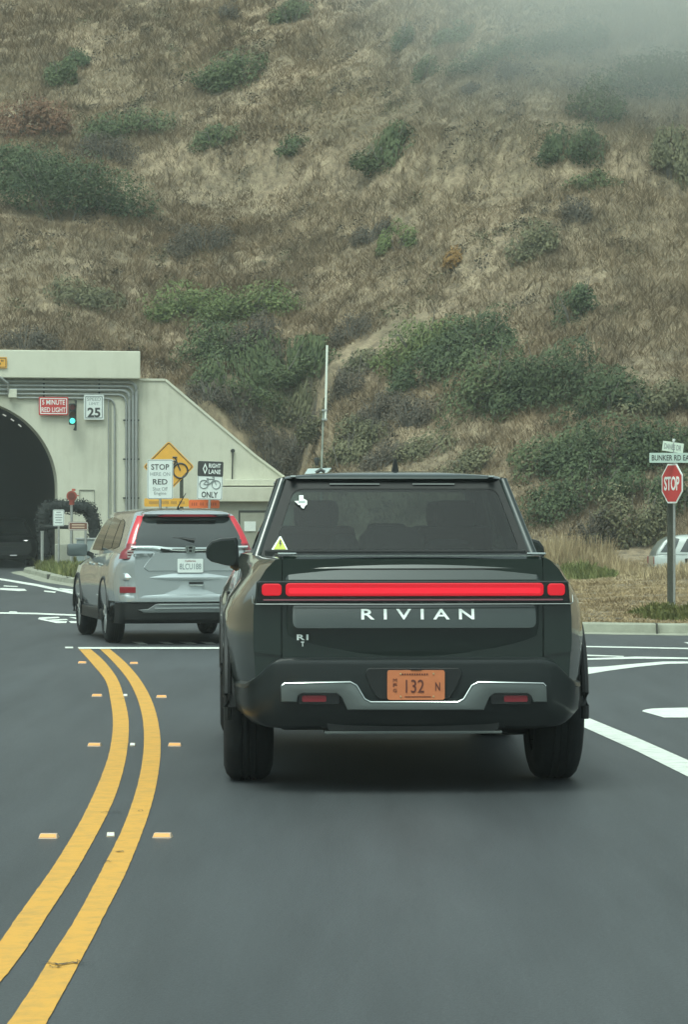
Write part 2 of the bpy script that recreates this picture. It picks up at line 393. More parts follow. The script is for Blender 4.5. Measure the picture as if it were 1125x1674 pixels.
def vnoise(x, y, seed=0):
    """smooth value noise"""
    xi = np.floor(x).astype(np.int64); yi = np.floor(y).astype(np.int64); fx = x - xi; fy = y - yi
    fx = fx * fx * (3 - 2 * fx); fy = fy * fy * (3 - 2 * fy)
    def h_(a, b):
        q = np.sin(a * 127.1 + b * 311.7 + seed * 74.7) * 43758.5453; return q - np.floor(q)
    return (h_(xi, yi) * (1 - fx) + h_(xi + 1, yi) * fx) * (1 - fy) + (h_(xi, yi + 1) * (1 - fx) + h_(xi + 1, yi + 1) * fx) * fy - .5
def wingtop(t): return np.interp(t, [-30, -9, -5.5, 6.05, 8.82, 9.65, 13.4, 16], [0, 0, 5.8, 5.8, 3.53, 2.9, 0, 0])
def height(x, y):
    x = np.asarray(x, float); y = np.asarray(y, float)
    rx, ry = x - PO[0], y - PO[1]; t = rx * PU[0] + ry * PU[1]; n = rx * PN[0] + ry * PN[1]
    plane = .62 * (y - 83 + 6 * sm(-6, 10, x))
    plane = .5 * (plane + np.sqrt(plane ** 2 + 1.2)) - .08
    wt = wingtop(t); back = np.maximum(plane, np.where(t < 6.2, wt - .3, 0))
    cutf = 3.2 * np.maximum(t - 9.5, 0)
    cutb = np.maximum(np.where(t < 14, wt - .3, 0), cutf) + 2.4 * np.maximum(n - .55, 0)
    hill = np.where(n > .55, np.minimum(back, cutb), np.minimum(plane, cutf)) * sm(-30, -12, t + 20 * (n > .55))
    hill = np.maximum(hill, 0)
    far = np.maximum(hill, 0)
    hill = far + sm(1, 5, far) * (.6 * vnoise(x * .11 + 5, y * .11, 1) + .38 * vnoise(x * .3, y * .3, 2) + .34 * vnoise(x * .8, y * .8, 3) + .16 * vnoise(x * 2, y * 2, 4))
    hill = hill + .62 * np.tanh((hill - 13.95 + .09 * x) / .28) * sm(3, 10, hill) * sm(-12, -2, x)
    hill = np.where(hill > 42, 42 + (hill - 42) * .12, hill)
    # right verge: a low mound, then a dip where the pale wagon is parked
    sd = np.where(inside(x, y, ROADPOLY), -1, 1) * np.minimum(seg_dist(x, y, KERB), seg_dist(x, y, LKERB))
    verge = .14 * sm(0, .4, sd) + .32 * sm(3, 20, sd) * sm(-2, 5, x) + .05 * vnoise(x * .9, y * .9, 7) * sm(.5, 3, sd) + .04 * vnoise(x * 3, y * 3, 8) * sm(.5, 2, sd)
    verge = verge + .16 * np.exp(-((y - 62.5) / 2.2) ** 2) * sm(6.2, 7.6, x)
    dip = -.85 * sm(4.2, 1.2, np.abs(y - 70)) * sm(7.0, 8.2, x)
    h = np.where(sd > 0, verge, 0) + hill + dip - .06
    h = np.where((sd <= 0), -.06, h)
    # unseen slopes added behind the camera and at the sides to darken reflections
    back = sm(-45, -104, y) * 11 + sm(22, 66, -x) * 22 * sm(88, 70, y) + sm(50, 78, x) * 14 * sm(70, 55, y)
    return h + back
def h1(x, y): return float(height(np.array([x]), np.array([y]))[0])
def hit(x, y):
    """where the ray of a photo pixel meets the ground"""
    d = np.arange(30, 190, .1); X = (x - CX) / F * d; Z = CAMZ + (HY - y) / F * d; H = height(X, d)
    k = np.argmax(H >= Z - .02) if (H >= Z - .02).any() else len(d) - 1
    return Vector((X[k], d[k], H[k]))

def hill_mat():
    m = bpy.data.materials.new('dry_hillside_soil'); m.use_nodes = True; n = m.node_tree; b = n.nodes['Principled BSDF']; b.inputs['Roughness'].default_value = .95
    g = n.nodes.new('ShaderNodeNewGeometry')
    def noise(sc, det, st=(1, 1, 1)):
        mp = n.nodes.new('ShaderNodeMapping'); mp.inputs['Scale'].default_value = st; n.links.new(g.outputs['Position'], mp.inputs[0])
        t = n.nodes.new('ShaderNodeTexNoise'); t.inputs['Scale'].default_value = sc; t.inputs['Detail'].default_value = det; t.inputs['Roughness'].default_value = .7
        n.links.new(mp.outputs[0], t.inputs['Vector']); return t
    a = noise(.35, 8); c = noise(3, 8, (1, 1, .6))
    r = n.nodes.new('ShaderNodeValToRGB'); e = r.color_ramp.elements; e[0].position = .36; e[0].color = (.14, .115, .08, 1); e[1].position = .64; e[1].color = (.36, .30, .205, 1)
    q = e.new(.5); q.color = (.25, .20, .135, 1)
    n.links.new(c.outputs['Fac'], r.inputs[0])
    r2 = n.nodes.new('ShaderNodeValToRGB'); e = r2.color_ramp.elements; e[0].position = .38; e[0].color = (.55, .55, .5, 1); e[1].position = .62; e[1].color = (1.1, 1.05, 1, 1)
    n.links.new(a.outputs['Fac'], r2.inputs[0])
    mx = n.nodes.new('ShaderNodeMixRGB'); mx.blend_type = 'MULTIPLY'; mx.inputs[0].default_value = .8; n.links.new(r.outputs[0], mx.inputs[1]); n.links.new(r2.outputs[0], mx.inputs[2])
    sp = n.nodes.new('ShaderNodeSeparateXYZ'); n.links.new(g.outputs['Position'], sp.inputs[0]); mp2 = n.nodes.new('ShaderNodeMapRange'); mp2.inputs[1].default_value = 36; mp2.inputs[2].default_value = 20; n.links.new(sp.outputs['Y'], mp2.inputs[0])
    gm2 = n.nodes.new('ShaderNodeMixRGB'); gm2.inputs[2].default_value = (.035, .048, .028, 1); n.links.new(mp2.outputs[0], gm2.inputs[0]); n.links.new(mx.outputs[0], gm2.inputs[1])  # unseen ground near and behind the camera made dark green to darken reflections
    n.links.new(gm2.outputs[0], b.inputs['Base Color'])
    bp = n.nodes.new('ShaderNodeBump'); bp.inputs['Strength'].default_value = .8; bp.inputs['Distance'].default_value = .15; n.links.new(c.outputs['Fac'], bp.inputs['Height']); n.links.new(bp.outputs[0], b.inputs['Normal'])
    return m
xs = np.unique(np.concatenate([np.linspace(-68, -22, 30), np.arange(-22, 26, .4), np.linspace(26, 78, 34)]))
ys = np.unique(np.concatenate([np.linspace(-108, 34, 56), np.arange(34, 145, .4), np.linspace(145, 182, 20)]))
GX, GY = np.meshgrid(xs, ys); GZ = height(GX, GY); nx, ny = len(xs), len(ys)
V = np.stack([GX.ravel(), GY.ravel(), GZ.ravel()], 1)
ii, jj = np.meshgrid(np.arange(nx - 1), np.arange(ny - 1)); k0 = (jj * nx + ii).ravel()
Fq = np.stack([k0, k0 + 1, k0 + nx + 1, k0 + nx], 1)
cxy = V[Fq].mean(1); rx, ry = cxy[:, 0] - PO[0], cxy[:, 1] - PO[1]; tt = rx * PU[0] + ry * PU[1]; nn = rx * PN[0] + ry * PN[1]
Fq = Fq[~((np.abs(tt) < 3.9) & (nn > -1.0) & (nn < 1.45))]
terr = obj('hillside_ground', V.tolist(), Fq.tolist(), hill_mat(), None, True, 180); tag(terr, kind='structure')

road = obj('road', [(x, y, 0) for x, y in KERB + [(60, -90)] + LKERB[::-1] + [(-14.1 - 10.4, 89.1 + 59), (-8.75 - 10.4, 90.1 + 59)]], [tuple(range(len(KERB) + 1 + len(LKERB) + 2))], M['asphalt'])
tag(road, kind='structure')
def kerb(name, pl, side):
    """kerb swept along a line; side=+1 puts it on the left of the line"""
    P = [Vector((a, b, 0)) for a, b in pl]
    Q = []
    for i in range(len(P) - 1):      # smooth
        p0, p1, p2, p3 = P[max(i - 1, 0)], P[i], P[i + 1], P[min(i + 2, len(P) - 1)]
        for k in range(6):
            t = k / 6; Q.append(.5 * (2 * p1 + (p2 - p0) * t + (2 * p0 - 5 * p1 + 4 * p2 - p3) * t * t + (3 * p1 - p0 - 3 * p2 + p3) * t ** 3))
    Q.append(P[-1])
    sec = [(-.35, .004), (-.03, .012), (0, .02), (.02, .12), (.05, .14), (.24, .14), (.26, .12), (.26, -.1)]
    v = []; f = []; n = len(sec)
    for i, q in enumerate(Q):
        t = (Q[min(i + 1, len(Q) - 1)] - Q[max(i - 1, 0)]).normalized(); o = Vector((-t.y, t.x, 0)) * side
        for a, z in sec: v.append(q + o * a + Vector((0, 0, z)))
    for i in range(len(Q) - 1):
        for j in range(n - 1): f.append((i * n + j, i * n + j + 1, (i + 1) * n + j + 1, (i + 1) * n + j))
    return tag(obj(name, v, f, M['kerb'], None, True, 30), kind='structure')
b = MB()
for jx, jy in ((2.2, 38.63), (4.05, 37.88), (6.1, 37.15), (9.0, 36.35), (-6.55, 69.4), (-7.45, 73.6)): b.box((jx, jy + .12, .075), (.012, .42, .14), rz=0 if jx > 0 else .3)
tag(b.build('kerb_joints', mat('joint_dirt', (.06, .06, .05), .9)), kind='structure')
kerb('kerb', KERB, 1); kerb('far_kerb', LKERB, -1)

# painted markings, projected to where they lie on the road
def marking(name, polys, m, z=.004):
    b = MB()
    for p in polys:
        b.add([gnd(a, c, z) for a, c in p], [tuple(range(len(p)))])
    return tag(b.build(name, m), kind='structure')
def c8(l): return [(a / 2.6, 1030 + c / 2.6) for a, c in l]
def strip(le, ri, n=420):
    """one painted line between its left and right edges (photo pixels), smoothed in ground coordinates"""
    def res(l):
        g = [gnd(*p) for p in l]; K = [[q.y, q.x] for q in g][::-1]; return catmull(K, n)
    A, B = res(le), res(ri); v = []; f = []; q_ = np.random.default_rng(len(le)); A[:, 1] += q_  .normal(0, .0007, n); B[:, 1] += q_.normal(0, .0007, n)
    for i in range(n):
        v += [(A[i, 1], A[i, 0], .004), (B[i, 1], B[i, 0], .004)]
        if i: f.append((2 * i - 2, 2 * i - 1, 2 * i + 1, 2 * i))
    return v, f
ext1 = lambda l, q: c8(l) + q
L1 = c8([(330, 75), (395, 148), (448, 215), (470, 300), (480, 400), (462, 530), (402, 690), (322, 850), (210, 1030), (88, 1200)]) + [(-35, 1590), (-110, 1690), (-330, 1980)]
R1 = c8([(378, 75), (440, 130), (500, 210), (528, 290), (547, 390), (545, 470), (530, 570), (480, 730), (400, 890), (320, 1030), (205, 1210), (100, 1370)]) + [(-10, 1620), (-60, 1690), (-260, 1980)]
L2 = c8([(418, 75), (480, 135), (552, 225), (590, 310), (608, 390), (612, 460), (600, 590), (570, 710), (518, 850), (422, 1040), (320, 1230), (205, 1410), (105, 1570)]) + [(0, 1692), (-170, 1980)]
R2 = c8([(460, 75), (540, 145), (602, 220), (645, 300), (672, 390), (682, 470), (673, 610), (642, 750), (598, 880), (522, 1060), (440, 1220), (352, 1390), (270, 1540)]) + [(65, 1692), (-90, 1980)]
for le, ri in ((L1, R1), (L2, R2)):
    v, f = strip(le, ri); tag(obj('yellow_centre_line', v, f, M['yellow_line']), kind='structure')
marking('stop_line', [[(129, 1060.5), (500, 1060.5), (500, 1057.5), (127, 1057.5)], [(107, 1059.5), (120, 1059.5), (119, 1057), (106, 1057)]], M['white_line'], .008)
marking('crosswalk_dashes', [[(215, 1049), (232, 1049), (242, 1053), (228, 1053)], [(258, 1049), (275, 1049), (284, 1052), (270, 1052)], [(292, 1049), (312, 1049), (323, 1052), (306, 1052)], [(327, 1049), (346, 1049), (353, 1052), (338, 1052)]], M['white_line'])
marking('edge_line', [[(-80, 930.5), (0, 945), (60, 954.5), (140, 971), (230, 990), (230, 994.5), (140, 975.5), (60, 958), (0, 948), (-80, 932.5)]], M['white_line'])
marking('cross_line', [[(-90, 999), (60, 1001.5), (130, 1004.5), (250, 1009), (250, 1012), (130, 1007), (60, 1004), (-90, 1001.5)], [(14, 1000.5), (28, 1001), (28, 999.5), (16, 999)]], M['white_line'])
marking('lane_lettering', [[(62, 1012), (64, 1009), (95, 1008), (98, 1010), (72, 1011.5), (98, 1015), (110, 1015.5), (108, 1018.3), (92, 1018.3)], [(74, 1012.6), (108, 1011.6), (112, 1013.4), (96, 1014.2)], [(112, 1008.5), (140, 1010), (150, 1013.5), (133, 1014)], [(112, 1015), (128, 1015), (140, 1018.3), (116, 1018.3)]], M['white_line'])
marking('far_lane_lettering', [[(0, 961), (40, 962.4), (44, 965.5), (30, 966), (0, 964)], [(6, 957), (30, 958), (28, 959.3), (6, 958.5)], [(72, 965), (92, 967), (90, 969), (72, 967)]], M['white_line'])
marking('far_edge_line', [[(95, 963), (140, 968), (140, 965.5), (98, 961)]], M['white_line'])
marking('right_lane_line', [[(900, 1151), (955, 1170), (1043, 1206), (1125, 1242), (1300, 1320), (1300, 1354), (1125, 1269), (1043, 1228), (955, 1188.5), (900, 1166)]], M['white_line'])
marking('turn_arrow', [[(1050, 1162.3), (1051, 1160.8), (1056, 1159.2), (1066, 1157.9), (1086, 1157), (1200, 1155), (1200, 1180), (1150, 1180), (1150, 1172.5), (1086, 1172.5)]], M['white_line'])
marking('gore_line', [[(880, 1106), (953, 1090.5), (985, 1089.5), (1040, 1084.5), (1085, 1081), (1125, 1081), (1300, 1080), (1300, 1084), (1125, 1084.2), (1090, 1085), (1040, 1090), (995, 1096), (953, 1103), (880, 1122)]], M['white_line'])
marking('gore_upper_line', [[(860, 1078), (953, 1076), (1040, 1073), (1125, 1074.5), (1300, 1077), (1300, 1080), (1125, 1077), (1040, 1076.5), (953, 1078.5), (860, 1082)], [(860, 1068.5), (953, 1069.6), (1020, 1072), (1020, 1073.4), (953, 1072), (860, 1070.5)]], M['white_line'])
marking('far_road_line', [[(860, 1054), (953, 1055.5), (1125, 1058.8), (1300, 1062), (1300, 1064), (1125, 1060.8), (953, 1057.5), (860, 1056)], [(1118, 1049.5), (1170, 1051), (1170, 1053), (1128, 1053)]], M['white_line'])
marking('tar_patches', [[(0, 1036.5), (2, 1036.5), (2, 1037), (0, 1037)]], M['asphalt'])
bpy.data.objects.remove(bpy.data.objects['tar_patches'])

def crack(pts, w_, seed):
    r_ = np.random.default_rng(seed); G_ = [gnd(*p) for p in pts]; P_ = []
    for a, b_ in zip(G_[:-1], G_[1:]):
        for k in range(8): P_.append(a.lerp(b_, k / 8) + Vector((r_.normal(0, .006), r_.normal(0, .02), 0)))
    v = []; f = []
    for i, p in enumerate(P_):
        ww = w_ * (.3 + r_.random()) * math.sin(math.pi * (i + .5) / len(P_)) ** .5; v += [(p.x, p.y - ww, .0085), (p.x, p.y + ww, .0085)]
        if i: f.append((2 * i - 2, 2 * i, 2 * i + 1, 2 * i - 1))
    return v, f
CM = mat('tar_mark', (.035, .035, .035), .6)
b = MB()
for pts, w_, sd in (([(62, 1574), (95, 1579), (125, 1575), (152, 1576)], .010, 1), ([(78, 1581), (92, 1583), (110, 1580)], .007, 11), ([(165, 1329), (185, 1328), (200, 1328)], .010, 2), ([(225, 1327), (238, 1327)], .012, 3), ([(190, 1394), (205, 1395)], .010, 4), ([(190, 1144), (210, 1143), (240, 1144)], .012, 5), ([(170, 1410), (186, 1411)], .01, 6)): b.add(*crack(pts, w_, sd))
tag(b.build('road_cracks', CM), kind='structure')
# raised pavement markers
def marker(x, y, wpx, m, label, group, name='road_marker'):
    p = gnd(x, y); s = F / p.y; w_ = wpx / s; o = thing(name, label, 'road marker', (p.x, p.y, 0), R(random.uniform(-5, 5)), group)
    v, f = zloft([(0.0, -w_ * .45, w_ * .45, w_ * .46, .008), (.006, -w_ * .43, w_ * .43, w_ * .44, .008), (.02, -w_ * .22, w_ * .22, w_ * .40, .008)], 3)
    obj('base', v, f, mat('marker_base', (.55, .42, .30), .5), o)
    obj('lens', [(-w_ * .40, -w_ * .41 - .003, .006), (w_ * .40, -w_ * .41 - .003, .006), (w_ * .36, -w_ * .24 - .003, .0205), (-w_ * .36, -w_ * .24 - .003, .0205)], [(0, 1, 2, 3)], m, o)
random.seed(4)
for lab, rows in (('left of the double yellow line', [(80, 1369, 34), (155, 1219, 24), (159, 1138, 19), (135, 1084, 15)]), ('right of the double yellow line', [(266, 1368, 34), (286, 1219, 24), (264, 1140, 19), (219, 1085, 15)])):
    for (x, y, w_), o in zip(rows, ('nearest', 'second nearest', 'third nearest', 'farthest')):
        marker(x, y, w_, M['amber'], 'amber reflective road marker %s, %s of four' % (lab, o), 'amber markers beside the yellow lines')
for (x, y, w_), o in zip([(181, 1367, 15), (217, 1219, 10), (205, 1138, 8)], ('nearest', 'middle', 'farthest')):
    marker(x, y, w_, M['dotw'], 'small white road marker between the two yellow lines, %s of three' % o, 'white markers between the yellow lines')

# ------------------------------------------------------------------ tunnel portal (local x = along wall, local y = into the hill)
portal = thing('tunnel_portal', 'pale concrete road tunnel portal with arched mouth and sloping wing wall', 'tunnel portal', (PO[0], PO[1], 0), PA)
RA, ZA = 2.73, 2.47
def ploc(x, y, n=0.0):
    """portal-local (x, z) of a photo pixel on the plane local y = n"""
    o = Vector((PO[0] + PN[0] * n, PO[1] + PN[1] * n)); a = (x - CX) / F
    # o + t*PU = (a*Y, Y)
    t = (a * o.y - o.x) / (PU[0] - a * PU[1]); Y = o.y + t * PU[1]
    return t, CAMZ + (HY - y) / F * Y
arch = [(RA * math.cos(t), ZA + RA * math.sin(t)) for t in np.linspace(0, math.pi, 41)]
b = MB()
def arch_wall(b, y0, y1, xl, xr, zt):
    n = len(arch); inn = [(RA, -.1)] + arch + [(-RA, -.1)]; outp = []
    for x, z in inn:
        if x == RA and z < 0: outp.append((xr, -.1))
        elif x == -RA and z < 0: outp.append((xl, -.1))
        else:
            a = math.atan2(z - ZA, x); c, s_ = math.cos(a), math.sin(a); k = 1e9
            if c > 1e-6: k = min(k, xr / c)
            if c < -1e-6: k = min(k, xl / c)
            if s_ > 1e-6: k = min(k, (zt - ZA) / s_)
            outp.append((c * k, ZA + s_ * k))
    n = len(inn); v = [(p[0], y0, p[1]) for p in outp] + [(p[0], y0, p[1]) for p in inn]; f = [(i, i + 1, n + i + 1, n + i) for i in range(n - 1)]
    # corner fill
    v += [(p[0], y1, p[1]) for p in inn]
    f += [(n + i, n + i + 1, 2 * n + i + 1, 2 * n + i) for i in range(n - 1)]
    b.add(v, f)
    for sgn, xx in ((1, xr), (-1, xl)):
        k = [i for i in range(n - 1) if (outp[i][0] == xx) != (outp[i + 1][0] == xx) and outp[i][1] > 1 and sgn * outp[i][0] > 0 and sgn * outp[i + 1][0] > 0]
        for i in k: b.add([(outp[i][0], y0, outp[i][1]), (outp[i + 1][0], y0, outp[i + 1][1]), (xx, y0, zt)], [(0, 1, 2)])
XR = ploc(226, 700)[0]; XW = -7.2
ZC0 = 5.87; ZC1 = 6.72
arch_wall(b, 0, 1.2, XW, XR, ZC0)
b.add([(XR, 0, -.1), (XR, 1.2, -.1), (XR, 1.2, ZC0), (XR, 0, ZC0)], [(0, 1, 2, 3)]).add([(XW, 0, -.1), (XW, 1.2, -.1), (XW, 1.2, ZC0), (XW, 0, ZC0)], [(3, 2, 1, 0)])
b.build('front_wall', M['concrete'], portal)
MB().box(((XW - .2 + XR + .03) / 2, .55, (ZC0 + ZC1) / 2), (XR + .03 - XW + .2, 1.75, ZC1 - ZC0), bev=.03).build('parapet', M['concrete_top'], portal)
wing = [(XR + .01, -.1), (XR + .01, 5.83), (ploc(270, 622)[0], 5.83), (ploc(415, 745)[0], 3.53), (ploc(458, 778)[0], 2.92), (13.4, .15), (13.4, -.1)]
MB().prism(wing, .06, 1.1).build('wing_wall', M['concrete'], portal)
cop = []
for i in range(2, 5): cop.append((Vector((wing[i][0], 0, wing[i][1])), Vector((wing[i + 1][0], 0, wing[i + 1][1]))))
bb = MB()
for a, c in cop:
    dd = (c - a); q = dd.normalized(); nrm = Vector((-q.z, 0, q.x)); nrm = nrm if nrm.z > 0 else -nrm
    p = [a, c, c + nrm * .07, a + nrm * .07]
    bb.add([(u.x, .02, u.z) for u in p] + [(u.x, 1.14, u.z) for u in p], [(0, 1, 2, 3), (7, 6, 5, 4), (0, 4, 5, 1), (3, 2, 6, 7), (1, 5, 6, 2), (0, 3, 7, 4)])
bb.box(((XR + .03 + wing[2][0]) / 2, .58, 5.865), (wing[2][0] - XR - .03, 1.12, .07))
bb.build('wing_coping', M['concrete_top'], portal)
# low block in front of the wing wall with its thick cap
x0 = ploc(345, 800)[0]; zc1 = 2.78; zc0 = 2.09
bb = MB().box(((x0 + 13.5) / 2, -.35, (zc0 - .1) / 2), (13.5 - x0, .8, zc0 + .1)); bb.build('utility_block', M['concrete_dark'], portal)
bb = MB().box(((x0 + 13.5) / 2 - .05, -.42, (zc0 + zc1) / 2 - .12), (13.6 - x0, 1.0, zc1 - zc0 - .24), bev=.02).box(((x0 + 13.5) / 2, -.25, zc1 - .1), (13.4 - x0, .66, .2), bev=.02)
bb.build('block_cap', M['concrete'], portal)
xa = ploc(390, 835, -.75)[0]; bb = MB().add(*ring([(xa, .05), (xa, 1.82), (xa + 1.1, 1.82), (xa + 1.1, .05)], [(xa + .04, .05), (xa + .04, 1.76), (xa + 1.06, 1.76), (xa + 1.06, .05)], -.79, -.75))
dr = bb.build('door_frame', M['darkmetal'], portal)
MB().box((xa + .55, -.765, .9), (1.0, .03, 1.7)).build('door', M['concrete_dark'], portal)
MB().box((xa + .35, -.80, 1.33), (.36, .02, .3)).build('notice', M['sign_white'], portal)
# tunnel bore
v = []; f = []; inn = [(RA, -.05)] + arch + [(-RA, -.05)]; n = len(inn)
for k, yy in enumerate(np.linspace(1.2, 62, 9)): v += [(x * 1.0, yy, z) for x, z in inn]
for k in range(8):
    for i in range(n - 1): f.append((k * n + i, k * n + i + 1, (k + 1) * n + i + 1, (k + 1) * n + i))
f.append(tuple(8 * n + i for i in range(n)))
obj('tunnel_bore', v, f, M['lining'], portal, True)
# small lamps on the tunnel crown
mlamp = mat('dim_tunnel_lamp', (.6, .6, .55), .5, emit=(.8, .85, .75), estr=.30)
for k in range(7):
    a = R(88 - k * 6.3); y = 1.6
    MB().box(((RA - .12) * math.cos(a), y, ZA + (RA - .12) * math.sin(a)), (.12, .05, .035), rot=Matrix.Rotation(-(a - math.pi / 2), 3, 'Y')).build('tunnel_lamp', mlamp, portal)
# conduits along the top and down the side
def conduit(pts, r, name='conduit', n0=-.06):
    P = []
    for i, (a, c) in enumerate(pts): P.append(Vector((a, n0, c)))
    Q = [P[0]]
    for i in range(1, len(P) - 1):
        a, p, c = P[i - 1], P[i], P[i + 1]; k = .28; A = p + (a - p).normalized() * k; C = p + (c - p).normalized() * k
        for j in range(7): t = j / 6; Q.append(A * (1 - t) ** 2 + p * 2 * t * (1 - t) + C * t * t)
    Q.append(P[-1]); return MB().tube(Q, r, 10).build(name, M['conduit'], portal, True)
for hy, vx, r_, nn_ in ((624.5, 222.5, .052, -.07), (631.5, 217, .045, -.065), (638, 211, .05, -.07), (645, 206, .035, -.06)):
    z = ploc(120, hy)[1]; x = ploc(vx, 720)[0]; conduit([(-6.5, z), (x, z), (x, .1)], r_, n0=nn_)
z = ploc(100, 650)[1]; x = ploc(187, 700)[0]; conduit([(ploc(28, 650)[0], z - .02), (x, z - .02), (x, .2)], .03)
conduit([(ploc(177, 655)[0], z - .03), (ploc(177, 900)[0], .1)], .02)
for zz in (4.6, 3.4, 2.2, 1.0): MB().box((ploc(214, 700)[0], -.06, zz), (.5, .05, .05)).build('conduit_strap', M['darkmetal'], portal)
for xx in (-3, -1, .6, 2.3, 4.0): MB().box((xx, -.06, ploc(120, 635)[1]), (.05, .05, .55)).build('conduit_strap', M['darkmetal'], portal)
a_, c_ = ploc(20, 644); MB().box((a_, -.13, c_), (.26, .22, .26), bev=.02).build('junction_box', M['concrete_top'], portal)
a2, c2 = ploc(12, 625); MB().tube([(a2 - 2.2, -.2, c2 + .02), (a2 - .9, -.32, c2 + .28), (a2 - .35, -.32, c2 + .22), (a2, -.28, c2 - .05), (a2 + .02, -.2, c2 - .4)], .035, 8).build('bent_conduit', M['conduit'], portal, True)
a_, c_ = ploc(142, 811); MB().add(*ring(rrect(a_ - .24, c_ - .2, a_ + .24, c_ + .2, .01), rrect(a_ - .22, c_ - .18, a_ + .22, c_ + .18, .01), -.03, 0)).build('access_panel_frame', M['concrete_dark'], portal)
MB().box((ploc(181, 0)[0], -.012, 2.6), (.03, .022, 5.0)).build('drip_seam', M['concrete_dark'], portal)
a_, c_ = ploc(380, 765, .06); MB().tube([(a_, -.01, c_ + .5), (a_ - .02, -.01, c_ - .35)], .022, 8).tube([(a_, -.1, c_ + .53), (a_, .05, c_ + .53)], .06, 10).build('wall_pipe', M['darkmetal'], portal)

# things fixed to the portal (own top-level objects in portal orientation)
def on_portal(x, y, n=0.0):
    t, z = ploc(x, y, n); return Vector((PO[0] + PU[0] * t + PN[0] * n, PO[1] + PU[1] * t + PN[1] * n, z))
def panel_sign(name, label, cat, c, yaw, w_, h_, m, border=None, rad=.03, group=None, tilt=0.0):
    o = thing(name, label, cat, c, yaw, group); o.rotation_euler = (0, tilt, yaw)
    MB().prism(rrect(-w_ / 2, -h_ / 2, w_ / 2, h_ / 2, rad), -.012, .006, 0).build('panel', m, o)
    if border:
        e = .03 * min(w_, h_) / .6 + .008
        MB().add(*ring(rrect(-w_ / 2 + e, -h_ / 2 + e, w_ / 2 - e, h_ / 2 - e, rad), rrect(-w_ / 2 + e * 1.7, -h_ / 2 + e * 1.7, w_ / 2 - e * 1.7, h_ / 2 - e * 1.7, rad * .8), -.016, -.012)).build('border', border, o)
    return o
p = on_portal(87.5, 664, -.12)
o = panel_sign('wall_sign', 'red sign reading 5 MINUTE RED LIGHT on the tunnel wall', 'sign', p, PA, .90, .56, M['sign_red'], M['white'])
lines_text([('5 MINUTE', (0, .115), .70, .15, .012), ('RED LIGHT', (0, -.115), .74, .15, .012)], M['white'], o, 'lettering', -.014)
p = on_portal(153.5, 666, -.12)
o = panel_sign('speed_limit_sign', 'white SPEED LIMIT 25 sign on the tunnel wall beside the green light', 'sign', p, PA, .62, .76, M['sign_white'], M['grey_ink'])
lines_text([('SPEED', (0, .25), .42, .10, .0), ('LIMIT', (0, .11), .30, .08, .0)], M['grey_ink'], o, 'small_lettering', -.014)
text('25', M['black'], o, 'number', (0, -.16), .40, .30, -.014, .004, .03)
p = on_portal(-8, 593, -.36)
o = panel_sign('clearance_sign', 'small yellow clearance sign on the parapet at the left edge', 'sign', p, PA, .72, .34, M['sign_yellow'], M['black'])
lines_text([("13'-6\"", (0, 0), .5, .17, .012)], M['black'], o, 'lettering', -.014)
# traffic light
p = on_portal(118, 677, -.35)
o = thing('traffic_light', 'three lens traffic light on the tunnel wall showing green', 'traffic light', p, PA)
MB().box((0, .02, 0), (.20, .14, .66), bev=.03).build('housing', M['darkmetal'], o)
gm = mat('lit_green_lens', (.0, .4, .3), .3, emit=(.10, .95, .72), estr=1.0)
for k, (z, m_) in enumerate(((.21, M['lamp_dark']), (0, mat('unlit_amber_lens', (.10, .05, .02), .3)), (-.21, gm))):
    MB().tube([(0, -.055, z), (0, -.075, z)], .085, 20).build('lens', m_, o, True)
    v = []; f = []
    for i in range(13):
        t = R(-20 + 220 * i / 12); v += [(.098 * math.cos(t), -.05, z + .098 * math.sin(t)), (.095 * math.cos(t), -.20, z + .095 * math.sin(t) - .01)]
        if i: f.append((2 * i - 2, 2 * i - 1, 2 * i + 1, 2 * i))
    MB().add(v, f).build('visor', M['darkmetal'], o, True)
MB().tube([(.12, .3, .42), (.12, .05, .42), (.10, .03, -.4), (.06, .03, -.5)], .03, 8).build('bracket', M['darkmetal'], o, True)
MB().box((.11, .04, -.36), (.05, .12, .3), bev=.01).build('bracket_tail', M['darkmetal'], o)

# ------------------------------------------------------------------ road signs on posts
def post_sign(name, label, cat, x, ybot, d, yaw, zc, w_, h_, m, border, post=True, pr=.03, group=None, base=None):
    """sign standing at pixel column x, distance d; zc = height of panel centre above ground"""
    X = (x - CX) / F * d; g0 = h1(X, d)
    o = thing(name, label, cat, (X, d, g0), yaw, group); z = zc - g0
    MB().prism(rrect(-w_ / 2, z - h_ / 2, w_ / 2, z + h_ / 2, .04), -.035, -.03).build('panel', m, o)
    if border:
        e = .012
        MB().add(*ring(rrect(-w_ / 2 + e, z - h_ / 2 + e, w_ / 2 - e, z + h_ / 2 - e, .035), rrect(-w_ / 2 + e * 1.9, z - h_ / 2 + e * 1.9, w_ / 2 - e * 1.9, z + h_ / 2 - e * 1.9, .03), -.040, -.035)).build('border', border, o)
    if post: MB().tube([(0, 0, -.2), (0, 0, z + h_ * .45)], pr, 10).build('post', M['galv'], o)
    return o, z
def zpx(y, d): return CAMZ + (HY - y) / F * d
D = 68.0; s = F / D
o, z = post_sign('stop_here_sign', 'white sign reading STOP HERE ON RED beside the silver car', 'road sign', 262, 0, D, 0, zpx(783.5, D), 42.5 / s, 65 / s, M['sign_white'], M['grey_ink'])
lines_text([('STOP', (0, z + .285), .42, .13, .012), ('RED', (0, z - .06), .34, .125, .014)], M['black'], o, 'lettering', -.036)
lines_text([('HERE ON', (0, z + .12), .46, .085, .0), ('Shut Off', (0, z - .225), .34, .085, 0), ('Engine', (0, z - .335), .28, .09, 0)], M['grey_ink'], o, 'small_lettering', -.036)
